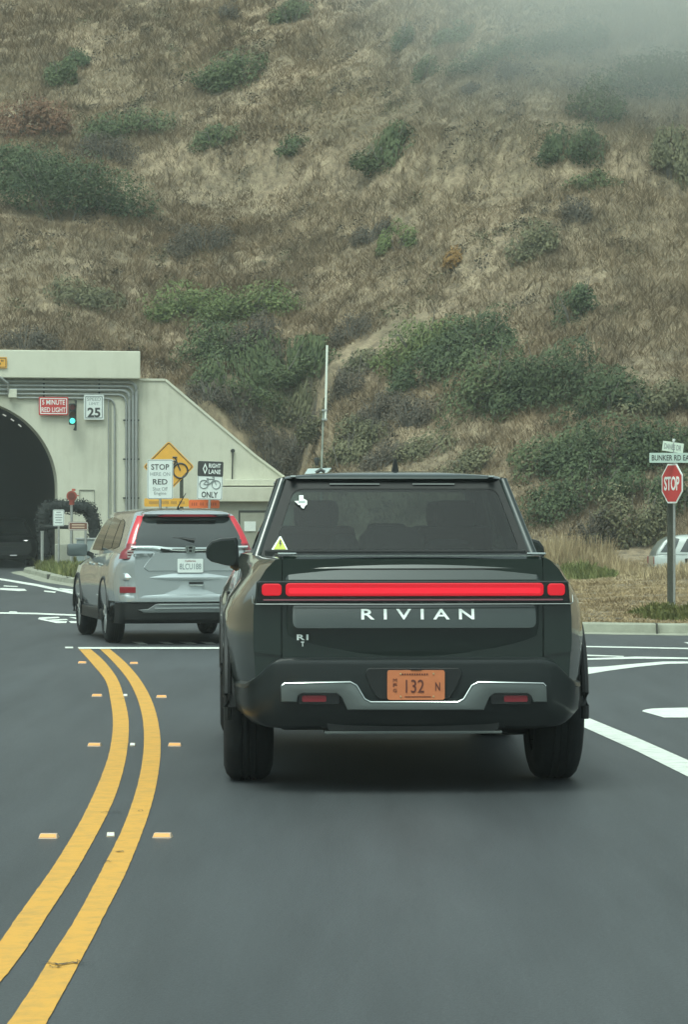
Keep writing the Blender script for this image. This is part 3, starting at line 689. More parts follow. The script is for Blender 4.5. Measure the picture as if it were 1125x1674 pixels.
o, z = post_sign('bicycle_lane_sign', 'black and white RIGHT LANE bicycle ONLY sign', 'road sign', 338, 0, D, R(-4), zpx(785.5, D), 42 / s, 63 / s, M['sign_white'], M['grey_ink'])
o.rotation_euler = (0, R(2.0), R(-4))
MB().prism(rrect(-.30, z + .095, .30, z + .445, .035), -.0405, -.0355).build('black_field', M['black'], o)
dm = [(-.18, z + .27), (-.125, z + .40), (-.07, z + .27), (-.125, z + .14)]; di = [(-.155, z + .27), (-.125, z + .345), (-.095, z + .27), (-.125, z + .195)]
MB().add(*ring(dm, di, -.046, -.041)).build('diamond_symbol', M['white'], o)
lines_text([('RIGHT', (.10, z + .345), .28, .10, .016), ('LANE', (.10, z + .205), .28, .10, .016)], M['white'], o, 'white_lettering', -.042)
text('ONLY', M['black'], o, 'lettering', (0, z - .33), .38, .14, -.036, .004, .02)
def bike(k, cx, cz, y, m, parent, name='bicycle_symbol', th=.012):
    b = MB()
    for sx in (-.34, .34):
        pts = [(cx + k * (sx + .23 * math.cos(t)), y, cz + k * .23 * math.sin(t)) for t in np.linspace(0, 2 * math.pi, 25)]; b.tube(pts, th * k * 2.4, 6)
    P = {'rw': (-.34, 0), 'bb': (-.03, 0.0), 'seat': (-.14, .30), 'hd': (.22, .30), 'fw': (.34, 0), 'hb': (.18, .42)}
    for a, c in (('rw', 'bb'), ('rw', 'seat'), ('bb', 'seat'), ('bb', 'hd'), ('seat', 'hd'), ('hd', 'fw'), ('hd', 'hb')):
        b.tube([(cx + k * P[a][0], y, cz + k * P[a][1]), (cx + k * P[c][0], y, cz + k * P[c][1])], th * k * 2.2, 6)
    b.tube([(cx + k * (-.2), y, cz + k * .32), (cx - k * .08, y, cz + k * .32)], th * k * 2.6, 6)
    b.tube([(cx + k * .10, y, cz + k * .42), (cx + k * .24, y, cz + k * .42)], th * k * 2.4, 6)
    return b.build(name, m, parent)
bike(.42, 0, z - .09, -.040, M['grey_ink'], o)
# diamond warning sign
D2 = 73.5; s2 = F / D2; X = (276 - CX) / F * D2; g0 = h1(X, D2)
o = thing('bicycle_warning_sign', 'yellow diamond bicycle warning sign partly behind the white stop sign', 'road sign', (X, D2, g0), 0)
zc = zpx(763, D2) - g0; hd = 42 / s2
MB().prism(rpoly([(0, zc - hd), (hd, zc), (0, zc + hd), (-hd, zc)], .07), -.045, -.035).build('panel', M['sign_yellow'], o)
e = hd - .035; e2 = hd - .06
MB().add(*ring(rpoly([(0, zc - e), (e, zc), (0, zc + e), (-e, zc)], .05), rpoly([(0, zc - e2), (e2, zc), (0, zc + e2), (-e2, zc)], .045), -.05, -.045)).build('border', M['black'], o)
bike(.80, .02, zc - .10, -.052, M['black'], o)
MB().box((.32, 0, (zc - .2) / 2), (.09, .06, zc + .1)).build('post', M['wood'], o)
# long plaque of the warning sign and the orange plaque
o, z = post_sign('yellow_plaque', 'long yellow plaque with faded text behind the silver car roof', 'road sign', 272.5, 0, 73.3, 0, zpx(821.5, 73.3), 73 / s2, 13.5 / s2, M['sign_yellow'], None, pr=.025)
b = MB(); random.seed(7)
for wx in np.arange(-.42, .44, .05):
    if random.random() < .8: b.box((wx, -.038, z + random.uniform(-.005, .005)), (.03, .004, .07))
b.build('faded_lettering', mat('faded_brown_ink', (.36, .2, .06), .6), o)
o, z = post_sign('orange_plaque', 'orange plaque under the bicycle ONLY sign', 'road sign', 334, 0, 68.4, R(-4), zpx(824, 68.4), 51 / s, 14 / s, M['sign_orange'], None, pr=.025)
b = MB(); random.seed(9)
for wx in np.arange(-.28, .29, .05):
    if random.random() < .85: b.box((wx, -.038, z), (.028, .004, .07))
b.build('faded_lettering', mat('faded_rust_ink', (.50, .09, .03), .6), o)
# small signs by the tunnel mouth
D3 = 80.0; s3 = F / D3
o, z = post_sign('small_white_sign', 'small white notice on a thin post by the tunnel mouth', 'road sign', 96, 0, D3, 0, zpx(846.5, D3), 18.5 / s3, 27 / s3, M['sign_white'], M['grey_ink'])
b = MB()
for k, ww in enumerate((.12, .18, .2, .16, .2)): b.box((0, -.038, z + .15 - k * .07), (ww, .004, .022))
b.build('faded_lettering', M['grey_ink'], o)
o, z = post_sign('brown_sign', 'long brown guide sign on two posts by the tunnel mouth', 'road sign', 128, 0, 79, 0, zpx(860, 79), 32 / (F / 79), 14 / (F / 79), M['sign_brown'], M['sign_white'], post=False)
b = MB()
for k in (.035, -.035): b.box((0, -.038, z + k), (.34, .004, .035))
b.build('faded_lettering', mat('tan_ink', (.5, .38, .28), .6), o)
for xx in (-.19, .2): MB().tube([(xx, 0, -.2), (xx, 0, z + .1)], .035, 10).build('post', M['galv'], o)
X = (118.5 - CX) / F * 79.5; g0 = h1(X, 79.5); o = thing('warning_beacon', 'red round beacon on a tall thin pole beside the tunnel mouth', 'beacon', (X, 79.5, g0), 0)
zb = zpx(811, 79.5) - g0
MB().tube([(0, 0, -.2), (-.03, 0, zb - .1)], .035, 10).build('pole', M['galv'], o)
MB().tube([(-.02, .08, zb), (-.02, -.07, zb)], .14, 20).tube([(-.02, 0, zb - .24), (-.02, 0, zb - .1)], .07, 10).build('housing', mat('rust_red_housing', (.30, .06, .04), .6), o, True)
MB().tube([(-.02, -.07, zb), (-.02, -.09, zb)], .10, 20).build('lens', mat('dull_red_lens', (.13, .03, .02), .4), o, True)
MB().tube([(.03, 0, zb + .14), (.03, 0, zb + .2)], .05, 10).build('top_lamp', mat('small_red_lamp', (.5, .12, .08), .4), o, True)
MB().box((.02, -.04, zb + .01), (.32, .02, .03)).build('arms', mat('rust_red_housing2', (.34, .1, .07), .6), o)
# plain post
X = (69 - CX) / F * 83; o = thing('short_post', 'short grey post at the left end of the grass island', 'post', (X, 83, h1(X, 83)), 0)
MB().tube([(0, 0, -.2), (0, 0, 1.1)], .045, 12).build('shaft', M['galv'], o); MB().tube([(0, 0, 1.1), (0, 0, 1.13)], .05, 12).build('cap', M['galv'], o)
# utility cabinet (pale) and concrete base behind the small signs
def on(o, x, y, v):
    """local (x,z) of a pixel on plane local-y=v of a root rotated about z"""
    a = o.rotation_euler.z; u = Vector((math.cos(a), math.sin(a))); n_ = Vector((-math.sin(a), math.cos(a)))
    c = Vector((o.location.x, o.location.y)) + n_ * v; k = (x - CX) / F
    t = (k * c.y - c.x) / (u.x - k * u.y); Y = c.y + t * u.y
    return t, CAMZ + (HY - y) / F * Y - o.location.z
X = (124 - CX) / F * 84; g0 = h1(X, 84)
o = thing('utility_cabinet', 'grey blue utility cabinet beside the tunnel mouth', 'cabinet', (X + .2, 84, g0), 0)
MB().box((.15, 0, .42), (.62, .45, .9), bev=.02).build('body', mat('cabinet_grey', (.22, .27, .27), .6, var=.1), o)
MB().box((.15, 0, .90), (.68, .5, .05), bev=.01).build('lid', M['galv'], o)
MB().box((-.55, .1, .35), (.5, .4, .8), bev=.03).build('plinth', M['concrete_dark'], o)
# dark arched hood with a ragged edge around the niche
D5 = 86.5; X = (113 - CX) / F * D5; g0 = h1(X, D5)
o = thing('dark_arched_hood', 'black ragged arched hood standing against the tunnel wall', 'hood', (X, D5, g0), R(6))
pts = []
for (a, c) in [(74, 905), (70, 865), (72, 838), (84, 829), (105, 828), (130, 829), (145, 833), (152, 848), (155, 868), (154, 893), (151, 915)]:
    pts.append(((a - 113) / F * D5, 0, zpx(c, D5) - g0))
P = catmull([[i, p_[0], p_[2]] for i, p_ in enumerate(pts)], 70); random.seed(3)
bm_v = []; b = MB(); rr = [.13 + .05 * random.random() for _ in range(70)]
b.tube([(q[1], .0, q[2]) for q in P], rr, 10); b.tube([(q[1], .35, q[2]) for q in P], rr[::-1], 10)
b.build('arch_ribs', mat('black_mesh_cover', (.018, .022, .022), .9, bump=.5, bscale=20), o, True)
b = MB()
for q in P[::2]: b.box((q[1] + random.uniform(-.08, .08), random.uniform(-.1, .3), q[2] + random.uniform(-.04, .12)), (random.uniform(.06, .16),) * 3, rz=random.uniform(0, 3))
b.build('ragged_edge', MATS['black_mesh_cover'], o)
Vh = []
for q in P:
    c_n = 90; d = rng.normal(size=(c_n, 3)); d /= np.linalg.norm(d, axis=1)[:, None]; Vh.append(leaves(d * rng.uniform(.10, .27, (c_n, 1)) * np.array([1, 1.4, 1]) + np.array([q[1], .1, q[2]]), d, .04, rng))
quads_obj('ragged_leaves', np.concatenate(Vh), MATS['black_mesh_cover'], o)
MB().tube([(-.9, -.1, zpx(861, D5) - g0), (.5, -.1, zpx(862, D5) - g0)], .06, 8).build('cross_bar', MATS['black_mesh_cover'], o)

# roadside mast with aerial and solar panel (its foot is behind the truck)
D6 = 58.0; s6 = F / D6; X = (524 - CX) / F * D6; g0 = h1(X, D6)
o = thing('repeater_mast', 'thin roadside mast with white aerial and small solar panel above the truck roof', 'mast', (X, D6, g0), 0)
def lm(x, y): return ((x - 524) / s6, 0, zpx(y, D6) - g0)
MB().tube([(lm(522, 0)[0], 0, -.2), lm(526, 760), lm(529, 672)], .021, 10).build('pole', mat('weathered_pole', (.32, .36, .31), .6, .2, var=.2, vscale=6), o, True)
a_, c_ = lm(532.3, 685), lm(535, 565); MB().tube([(a_[0], -.05, a_[2]), (c_[0], -.05, c_[2])], .023, 10).build('aerial', mat('white_fibreglass', (.75, .80, .72), .4), o, True)
b = MB()
for yy in (671, 686): q = lm(530.5, yy); b.box((q[0], -.03, q[2]), (.11, .10, .035))
b.build('clamps', M['galv'], o)
q0, q1, q2, q3 = lm(497, 776), lm(527, 776), lm(542, 765), lm(503, 766)
q0, q1, q2, q3 = lm(496, 779), lm(531, 777), lm(542, 764.5), lm(503, 766)
b = MB().add([(q0[0], -.25, q0[2]), (q1[0], -.25, q1[2]), (q2[0], .2, q2[2]), (q3[0], .2, q3[2]), (q0[0], -.23, q0[2] - .03), (q1[0], -.23, q1[2] - .03), (q2[0], .22, q2[2] - .03), (q3[0], .22, q3[2] - .03)], [(0, 1, 2, 3), (7, 6, 5, 4), (0, 4, 5, 1), (1, 5, 6, 2), (2, 6, 7, 3), (3, 7, 4, 0)])
b.build('solar_panel', mat('solar_panel_glass', (.42, .50, .48), .25, 0, .5), o)
q = lm(518, 754); MB().tube([(q[0], -.1, q[2] - .09), (q[0], -.1, q[2] + .03), (q[0], -.1, q[2] + .07)], [.03, .055, .04], 12).build('camera_head', M['darkmetal'], o, True)
q = lm(523, 771); MB().tube([(q[0] - .08, -.3, q[2] - .03), (q[0] + .02, -.3, q[2] + .03), (q[0] + .1, -.3, q[2] - .02)], .035, 8).build('cable_loop', M['darkmetal'], o, True)

# ------------------------------------------------------------------ stop sign group on the right
D7 = 44.6; s7 = F / D7
X = (1102.5 - CX) / F * D7; g0 = h1(X, D7)
o = thing('stop_sign', 'red octagonal STOP sign on a thin steel post', 'stop sign', (X, D7, g0), R(-65))
z = zpx(790.5, D7) - g0; rr_ = .305
octo = lambda k: [(k * math.cos(R(22.5 + 45 * i)), z + k * math.sin(R(22.5 + 45 * i))) for i in range(8)]
K = .325
MB().prism(octo(K), -.04, -.03).build('rim', M['white'], o); MB().prism(octo(K * .92), -.0435, -.0405).build('panel', M['sign_red'], o)
text('STOP', M['white'], o, 'lettering', (0, z), .44, .215, -.0440, .003, .02)
MB().prism(octo(K), -.028, -.026).build('back', M['sign_back'], o)
MB().tube([(0, 0, -.2), (0, 0, z + .62)], .020, 8).build('post', M['galv'], o)
Xw = (1096.5 - CX) / F * 44.9; g1 = h1(Xw, 44.9); o = thing('wooden_post', 'dark square wooden post just left of the stop sign post', 'post', (Xw, 44.9, g1), R(6))
MB().box((0, 0, (zpx(800, 44.9) - g1 - .3) / 2), (.088, .088, zpx(800, 44.9) - g1 + .3), bev=.006).build('shaft', M['wood'], o)
MB().box((0, 0, .03), (.15, .15, .12), bev=.02).build('foot_collar', M['kerb'], o)
p = px(1101, 748.5, 44.5); o = thing('street_name_sign', 'long white street sign reading BUNKER RD EAST above the stop sign', 'street sign', p, R(-2))
Lw = 78 / s7; MB().prism(rrect(-Lw / 2, -.075, Lw / 2, .075, .008), -.012, -.004).build('panel', mat('pale_street_sign', (.46, .58, .52), .4), o)
text('BUNKER RD EAST', M['black'], o, 'lettering', (0.0, 0), Lw * .90, .085, -.012, .003, .014)
p = px(1100.5, 731, 44.6); o = thing('upper_street_name_sign', 'short tilted white street sign at the very top of the stop sign post', 'street sign', p, R(-40)); o.rotation_euler = (0, R(8), R(-40))
MB().prism(rrect(-.19, -.075, .19, .075, .008), -.006, .002).build('panel', mat('white_street_sign', (.60, .70, .60), .4), o)
text('DANES DR', M['grey_ink'], o, 'lettering', (0.0, 0), .31, .085, -.006, .003, .008)
MB().tube([(0, 0, .075), (0, 0, .10)], .015, 8).tube([(0, .0, .09), (0, 0, .125)], .022, 8).build('cap', M['white'], o, True)

# ------------------------------------------------------------------ green pickup truck
tr = thing('pickup_truck', 'dark green pickup truck with a full width red light bar and orange plate', 'pickup truck', (.372, 15.52, 0), R(2.75))
G = M['paint_green']
def TP(x, y, v): return on(tr, x, y, v)
keys = [  # y, zb, wa, wb(.62), wc(.82), wd(.96), we(1.08), wf(1.17), wg, zt
 [.10, .50, .80, .84, .852, .852, .835, .80, .715, 1.255],
 [.28, .46, .86, .90, .915, .91, .885, .835, .745, 1.257],
 [.60, .40, .93, .965, .98, .97, .92, .86, .775, 1.26],
 [1.0, .38, .96, .995, 1.01, 1.0, .94, .875, .80, 1.262],
 [1.6, .36, .94, .97, .985, .975, .935, .89, .84, 1.265],
 [2.4, .36, .92, .955, .967, .957, .93, .90, .87, 1.265],
 [3.6, .36, .92, .955, .967, .957, .93, .90, .87, 1.25],
 [4.45, .38, .96, .995, 1.01, 1.0, .955, .90, .82, 1.225],
 [5.0, .40, .93, .955, .965, .95, .90, .82, .70, 1.19],
 [5.45, .48, .80, .82, .83, .82, .78, .72, .60, 1.12]]
S = catmull(keys, 60); prof = []
for q in S:
    y, zb, wa, wb, wc, wd, we, wf, wg, zt = q; k = (zt - .0) / 1.26
    prof.append((y, [(0, zb), (wa * .8, zb), (wa - .03, zb), (wa, zb + .03), (wb, .62), ((wb + wc) / 2, .72), (wc, .82), (wd, .96 * k), ((wd + we) / 2 + .004, 1.03 * k), (we, 1.08 * k), (wf, 1.17 * k), (wf * .6 + wg * .4 + .006, 1.22 * k), (wg, zt - .005), (wg - .05, zt), (0, zt)]))
v, f = loft(prof); body = obj('body', v, f, G, tr, True)
cut(body, [(.62 * sx, 1.3 * sx, yy, .44, .50) for sx in (-1, 1) for yy in (1.05, 4.5)] )
# arch linings (flares)
for sx in (-1, 1):
    for yy in (1.05, 4.5):
        b = MB(); pts = []
        for i in range(25):
            t = R(-8 + 196 * i / 24); pts.append((sx * .985, yy + .50 * math.cos(t), .44 + .50 * math.sin(t)))
        b.tube(pts, .022, 8); b.build('wheel_arch_trim', M['satin_black'], tr, True)
        hp = [(yy + .49 * math.cos(R(180 * i / 20)), .44 + .49 * math.sin(R(180 * i / 20))) for i in range(21)]; obj('wheel_housing', [(sx * .61, a, c) for a, c in hp] + [(sx * .97, a, c) for a, c in hp], [tuple(range(21))] + [(i, i + 1, 22 + i, 21 + i) for i in range(20)], M['satin_black'], tr)
        wheel(tr, sx * .865, yy, .425, .275, .27, sx, M['rubber'], M['rimd'])
# door seams / lines on the visible side
b = MB()
for yy in (2.0, 2.95, 3.95):
    for sx in (-1, 1):
        w_ = np.interp(yy, S[:, 0], S[:, 6]) + .002
        b.tube([(sx * (w_ - .03), yy, .42), (sx * (w_ - .006), yy, .62), (sx * (w_ + .001), yy, .82), (sx * (w_ - .008), yy, .96), (sx * (w_ - .035), yy, 1.08), (sx * (w_ - .075), yy, 1.2)], .004, 6)
b.build('door_seams', M['gloss_black'], tr)
b = MB()
for yy in (2.2, 3.15):
    for sx in (-1, 1): b.box((sx * .958, yy, 1.0), (.02, .22, .03), bev=.006)
b.build('door_handles', M['gloss_black'], tr)
b = MB().box((.93, 3.0, .40), (.10, 2.4, .10), bev=.02).box((-.93, 3.0, .40), (.10, 2.4, .10), bev=.02); b.build('side_sills', M['satin_black'], tr)
# tailgate: swept profile across the back
tw = .695
tgp = [(.20, 1.270), (.140, 1.268), (.118, 1.255), (.088, 1.205), (.094, 1.198), (.070, 1.145), (.075, 1.02), (.075, .90), (.085, .82), (.10, .735), (.16, .728)]
v = []; f = []; n = len(tgp)
xsT = [-tw, -tw + .015, -tw + .03] + list(np.linspace(-tw + .1, tw - .1, 9)) + [tw - .03, tw - .015, tw]
for i, x in enumerate(xsT):
    e = {0: .03, 1: .008, 2: 0}.get(min(i, len(xsT) - 1 - i), 0)
    bow = .02 * (x / tw) ** 2
    for a, z in tgp: v.append((x, a + e * (1 if a < .15 else 0) + bow, z))
    if i:
        for j in range(n - 1): f.append((i * n + j, i * n + j + 1, (i - 1) * n + j + 1, (i - 1) * n + j))
obj('tailgate', v, f, G, tr, True, 25)
for sx in (-1, 1): MB().box((sx * (tw + .006), .12, .995), (.010, .04, .53)).build('tailgate_gap', M['gloss_black'], tr)
# chrome strip along top
b = MB(); b.box((0, .125, 1.272), (1.30, .02, .006)); 
for sx in (-1, 1): b.box((sx * .67, .17, 1.282), (.10, .05, .012), bev=.004)
b.build('top_strip', M['chrome'], tr)
# corner blocks carrying the lamps
for sx in (-1, 1):
    pf = [(.70, 1.262), (.735, 1.25), (.785, 1.20), (.815, 1.15), (.835, 1.13), (.845, 1.02), (.852, .94), (.853, .82), (.85, .76), (.705, .74), (.705, 1.0)]
    MB().prism([(sx * a, c) for a, c in (pf if sx > 0 else pf)], .088, .16, 0).build('rear_corner', G, tr, True, 25)
# lamp housing and bar
MB().prism(rpoly([(-.838, 1.022), (.838, 1.022), (.828, 1.138), (-.828, 1.138)], .012), .052, .14, .006).build('lamp_housing', M['gloss_black'], tr)
z0, z1 = TP(660, 974.3, .045)[1], TP(660, 953, .045)[1]
xl = lambda p_: TP(p_, 960, .045)[0]
bar = MB().prism(rrect(xl(467), z0, xl(889), z1, .02), .040, .056, .005).build('light_bar', M['lamp_on'], tr)
MB().prism(rrect(xl(428), z0 + .002, xl(460.5), z1 - .003, .02), .042, .056, .005).build('tail_light', M['lamp_on'], tr)
MB().prism(rrect(xl(895.5), z0 + .002, xl(924), z1 - .003, .02), .042, .056, .005).build('tail_light', M['lamp_on'], tr)
MB().prism(rrect(xl(472), z0 + .014, xl(884), z1 - .026, .012), .0385, .042).build('light_core', M['lamp_core'], tr)
MB().prism(rrect(-.80, 1.035, .80, 1.043, .003), .046, .056).build('lens_line', mat('wine_red_line', (.22, .08, .1), .3), tr)
b = MB().tube([(-.858, .10, 1.06), (-.856, .07, 1.022), (-.84, .045, 1.016), (0, .038, 1.014), (.84, .045, 1.016), (.856, .07, 1.022), (.858, .10, 1.06)], .0035, 6)
b.build('chrome_strip', M['skid'], tr, True)
# sculpted upper panel, tilted to the sky
pts = rrect(TP(478, 1000, .05)[0], .0, TP(877, 1000, .05)[0], .138, .035); zb_ = TP(660, 1027, .05)[1]
b = MB().prism(pts, 0, .03, .004); b.v = [(x, .036 + y + (z * .30), zb_ + z) for x, y, z in b.v]; b.build('tailgate_panel', G, tr, True, 30)
t_, z_ = TP(683.5, 1004, .04); wR = TP(776, 1004, .04)[0] - TP(591, 1004, .04)[0]
o = text('RIVIAN', M['white'], tr, 'lettering', (t_, z_), wR, .056, 0, .004, .016, 0, 1.75)
for v_ in o.data.vertices: v_.co.y += .0345 + .30 * (v_.co.z - zb_)
b = MB(); t_, z_ = TP(495, 1043, .06)
lines_text([('R1', (t_, z_ + .004), .062, .030, .03), ('T', (t_, z_ - .032), .018, .026, .02)], M['white'], tr, 'badge', .078)
# bumper
path = [(-.952, .58), (-.940, .40), (-.908, .22), (-.86, .11), (-.78, .055), (-.68, .03), (-.35, .008), (0, 0), (.35, .008), (.68, .03), (.78, .055), (.86, .11), (.908, .22), (.940, .40), (.952, .58)]
P = catmull([[i, a, c] for i, (a, c) in enumerate(path)], 71); v = []; f = []
ztf = lambda x: float(np.interp(abs(x), [0, .70, .76, .84, .90, 1.0], [.728, .728, .71, .635, .595, .585]))
zbf = lambda x: float(np.interp(abs(x), [0, .45, .56, .70, .80, .93, 1], [.345, .345, .345, .345, .35, .365, .40]))
for i, q in enumerate(P):
    x, y = q[1], q[2]; zt, zb = ztf(x), zbf(x); d = Vector((P[min(i + 1, 70)][1] - P[max(i - 1, 0)][1], P[min(i + 1, 70)][2] - P[max(i - 1, 0)][2], 0)).normalized(); inn_ = Vector((-d.y, d.x, 0))
    mid = zt - (zt - .45) * .55
    for off, z in ((.14, zt + .004), (.02, zt + .002), (.004, zt - .010), (.0, zt - .03), (0.006, mid + .05), (0.004, mid), (.012, (mid + zb) / 2), (.05, zb + .03), (.075, zb + .008), (.16, zb)):
        v.append((x + inn_.x * off, y + inn_.y * off, z))
    if i:
        for j in range(9): f.append((i * 10 + j, i * 10 + j + 1, (i - 1) * 10 + j + 1, (i - 1) * 10 + j))
obj('bumper', v, f, M['bumper'], tr, True, 40)
b = MB().prism(rrect(-.46, .34, .46, .47, .03), .06, .10).box((0, .45, .375), (1.0, .75, .05), bev=.02).box((0, .9, .36), (.5, .6, .12), bev=.03)
b.build('lower_valance', M['satin_black'], tr)
def BP(x, y): return TP(x, y, -.02)
b = MB().prism(rpoly([BP(602, 1092), BP(752, 1092), BP(757, 1100), BP(748, 1122), BP(735, 1143), BP(618, 1143), BP(605, 1122), BP(597, 1100)], .02), -.008, .03, .004); b.build('plate_shade_panel', M['satin_black'], tr)  # slightly raised dark panel; the recess shade is put into its colour
sk = [BP(460, 1147), BP(459, 1122), BP(463, 1116), BP(573, 1113), BP(584, 1119), BP(597, 1141), BP(606, 1146.5), BP(748, 1146.5), BP(758, 1141), BP(772, 1119), BP(782, 1113), BP(889, 1116), BP(893, 1122), BP(894, 1147), BP(872, 1147), BP(868, 1137), BP(862, 1133), BP(808, 1133), BP(800, 1139), BP(791, 1160), BP(568, 1160), BP(558, 1139), BP(550, 1133), BP(494, 1133), BP(487, 1137), BP(485, 1147)]
MB().prism(sk, -.035, .02, .005).build('silver_skid_trim', M['skid'], tr, True, 20)
tp_ = [(BP(a, c)[0], -.037, BP(a, c)[1]) for a, c in ((461, 1120), (466, 1116.5), (573, 1114.5), (583, 1120), (596, 1142), (606, 1147), (748, 1147), (758, 1142), (771, 1120), (782, 1114.5), (888, 1116.5), (892, 1121))]
MB().tube(tp_, .0045, 6).build('edge_highlight', M['chrome'], tr, True)  # bright tube added along the bevel as its sky highlight
for a0, a1 in ((491, 552), (806, 866)):
    p0 = BP(a0, 1147); p1 = BP(a1, 1136); MB().prism(rrect(p0[0] - .01, p0[1] - .012, p1[0] + .01, p1[1] + .01, .012), -.010, .02).build('reflector_bezel', M['gloss_black'], tr)
    q0, q1 = (p0[0] + .01, p1[0] - .06) if a0 < 600 else (p0[0] + .06, p1[0] - .01)
    MB().prism(rrect(q0, p0[1], q1, p1[1] - .002, .008), -.016, .0).build('reflector', M['lamp_dark'], tr)
# number plate
c_ = BP(680.3, 1119.5); pw, ph = .305, .157
pl = MB().prism(rrect(c_[0] - pw / 2, c_[1] - ph / 2, c_[0] + pw / 2, c_[1] + ph / 2, .012), -.022, -.014).build('number_plate', M['plate_o'], tr)
o = lines_text([('132', (c_[0] - .006, c_[1] - .006), .098, .070, .004), ('N', (c_[0] + .115, c_[1] - .008), .026, .044, .02)], M['ink_brown'], tr, 'plate_lettering', -.0225, .002); o.parent = pl
o = join([text(ch, M['ink_brown'], tr, 'plate_small_lettering', (c_[0] - .112, c_[1] + dz), .020, .018, -.0225, .002, .0) for ch, dz in (('M', .026), ('F', .0), ('G', -.028))] +
         [MB().box((c_[0] - .006 + .013 * i, -.0232, c_[1] + .057), (.008, .002, .009)).build('q', M['ink_brown'], tr) for i in range(-5, 6)] +
         [MB().box((c_[0] + .01, -.0232, c_[1] - .062), (.14, .002, .004)).build('q', M['ink_brown'], tr)], 'plate_small_lettering'); o.parent = pl
b = MB()
for ax in (-.082, .093):
    for az in (.06, -.06): b.tube([(c_[0] + ax, -.021, c_[1] + az), (c_[0] + ax, -.026, c_[1] + az)], .005, 8)
o = b.build('plate_screws', mat('brass_screw', (.75, .6, .35), .3, .8), tr); o.parent = pl
MB().box((c_[0], -.012, c_[1] + .084), (.06, .03, .012), bev=.004).build('plate_lamp', M['gloss_black'], tr)
# underbody
MB().box((0, .32, .50), (1.40, .06, .34), bev=.02).build('rear_dark_fill', M['satin_black'], tr)  # dark fill added behind the bumper to blacken the gap between the wheels
b = MB().box((0, 2.6, .40), (1.2, 4.4, .14), bev=.03).tube([(-.7, 1.05, .40), (.7, 1.05, .40)], .055, 12).box((.58, 1.0, .36), (.12, .5, .12), bev=.03).box((-.58, 1.0, .36), (.12, .5, .12), bev=.03).tube([(.55, .95, .30), (.7, 1.0, .30)], .05, 10)
b.build('chassis', M['satin_black'], tr)
b = MB().box((0, .11, .333), (.95, .14, .014), bev=.004); b.build('skid_edge', mat('dull_skid_edge', (.10, .115, .11), .5, .3), tr)
# bed cover
b = MB()
for k in range(14): b.box((0, .27 + k * .088, 1.262), (1.42, .08, .02), bev=.006)
b.build('bed_cover', M['satin_black'], tr)
# cab: lower corners on the belt, upper corners at the roof
zr = 1.705; hb, hr = .785, .640; yb0, yr0 = 1.50, 1.74; yb1, yr1 = 4.10, 3.35; zbelt = 1.255
def face_frame(corn, inner, name_f, name_g, gm_, fm, thick=.03, rr=.05):
    """a bent frame ring + pane; corn/inner are 4 points in 3D"""
    def loop(c, r):
        N = 4; o_ = []
        for i in range(N):
            p_ = Vector(c[i]); a = Vector(c[i - 1]) - p_; d = Vector(c[(i + 1) % N]) - p_; k = min(r, a.length * .4, d.length * .4); A = p_ + a.normalized() * k; B = p_ + d.normalized() * k
            for j in range(6): t = j / 5; o_.append(A * (1 - t) ** 2 + p_ * 2 * t * (1 - t) + B * t * t)
        return o_
    A = loop(corn, .005); B = loop(inner, rr); n = len(A); nrm = (Vector(corn[1]) - Vector(corn[0])).cross(Vector(corn[3]) - Vector(corn[0])).normalized()
    v = A + B + [q - nrm * thick for q in B]; f = []
    for i in range(n):
        j = (i + 1) % n; f += [(i, j, n + j, n + i), (n + i, n + j, 2 * n + j, 2 * n + i)]
    obj(name_f, v, f, fm, tr, True, 30)
    obj(name_g, [q - nrm * .004 for q in B], [tuple(range(n))], gm_, tr)
    return nrm
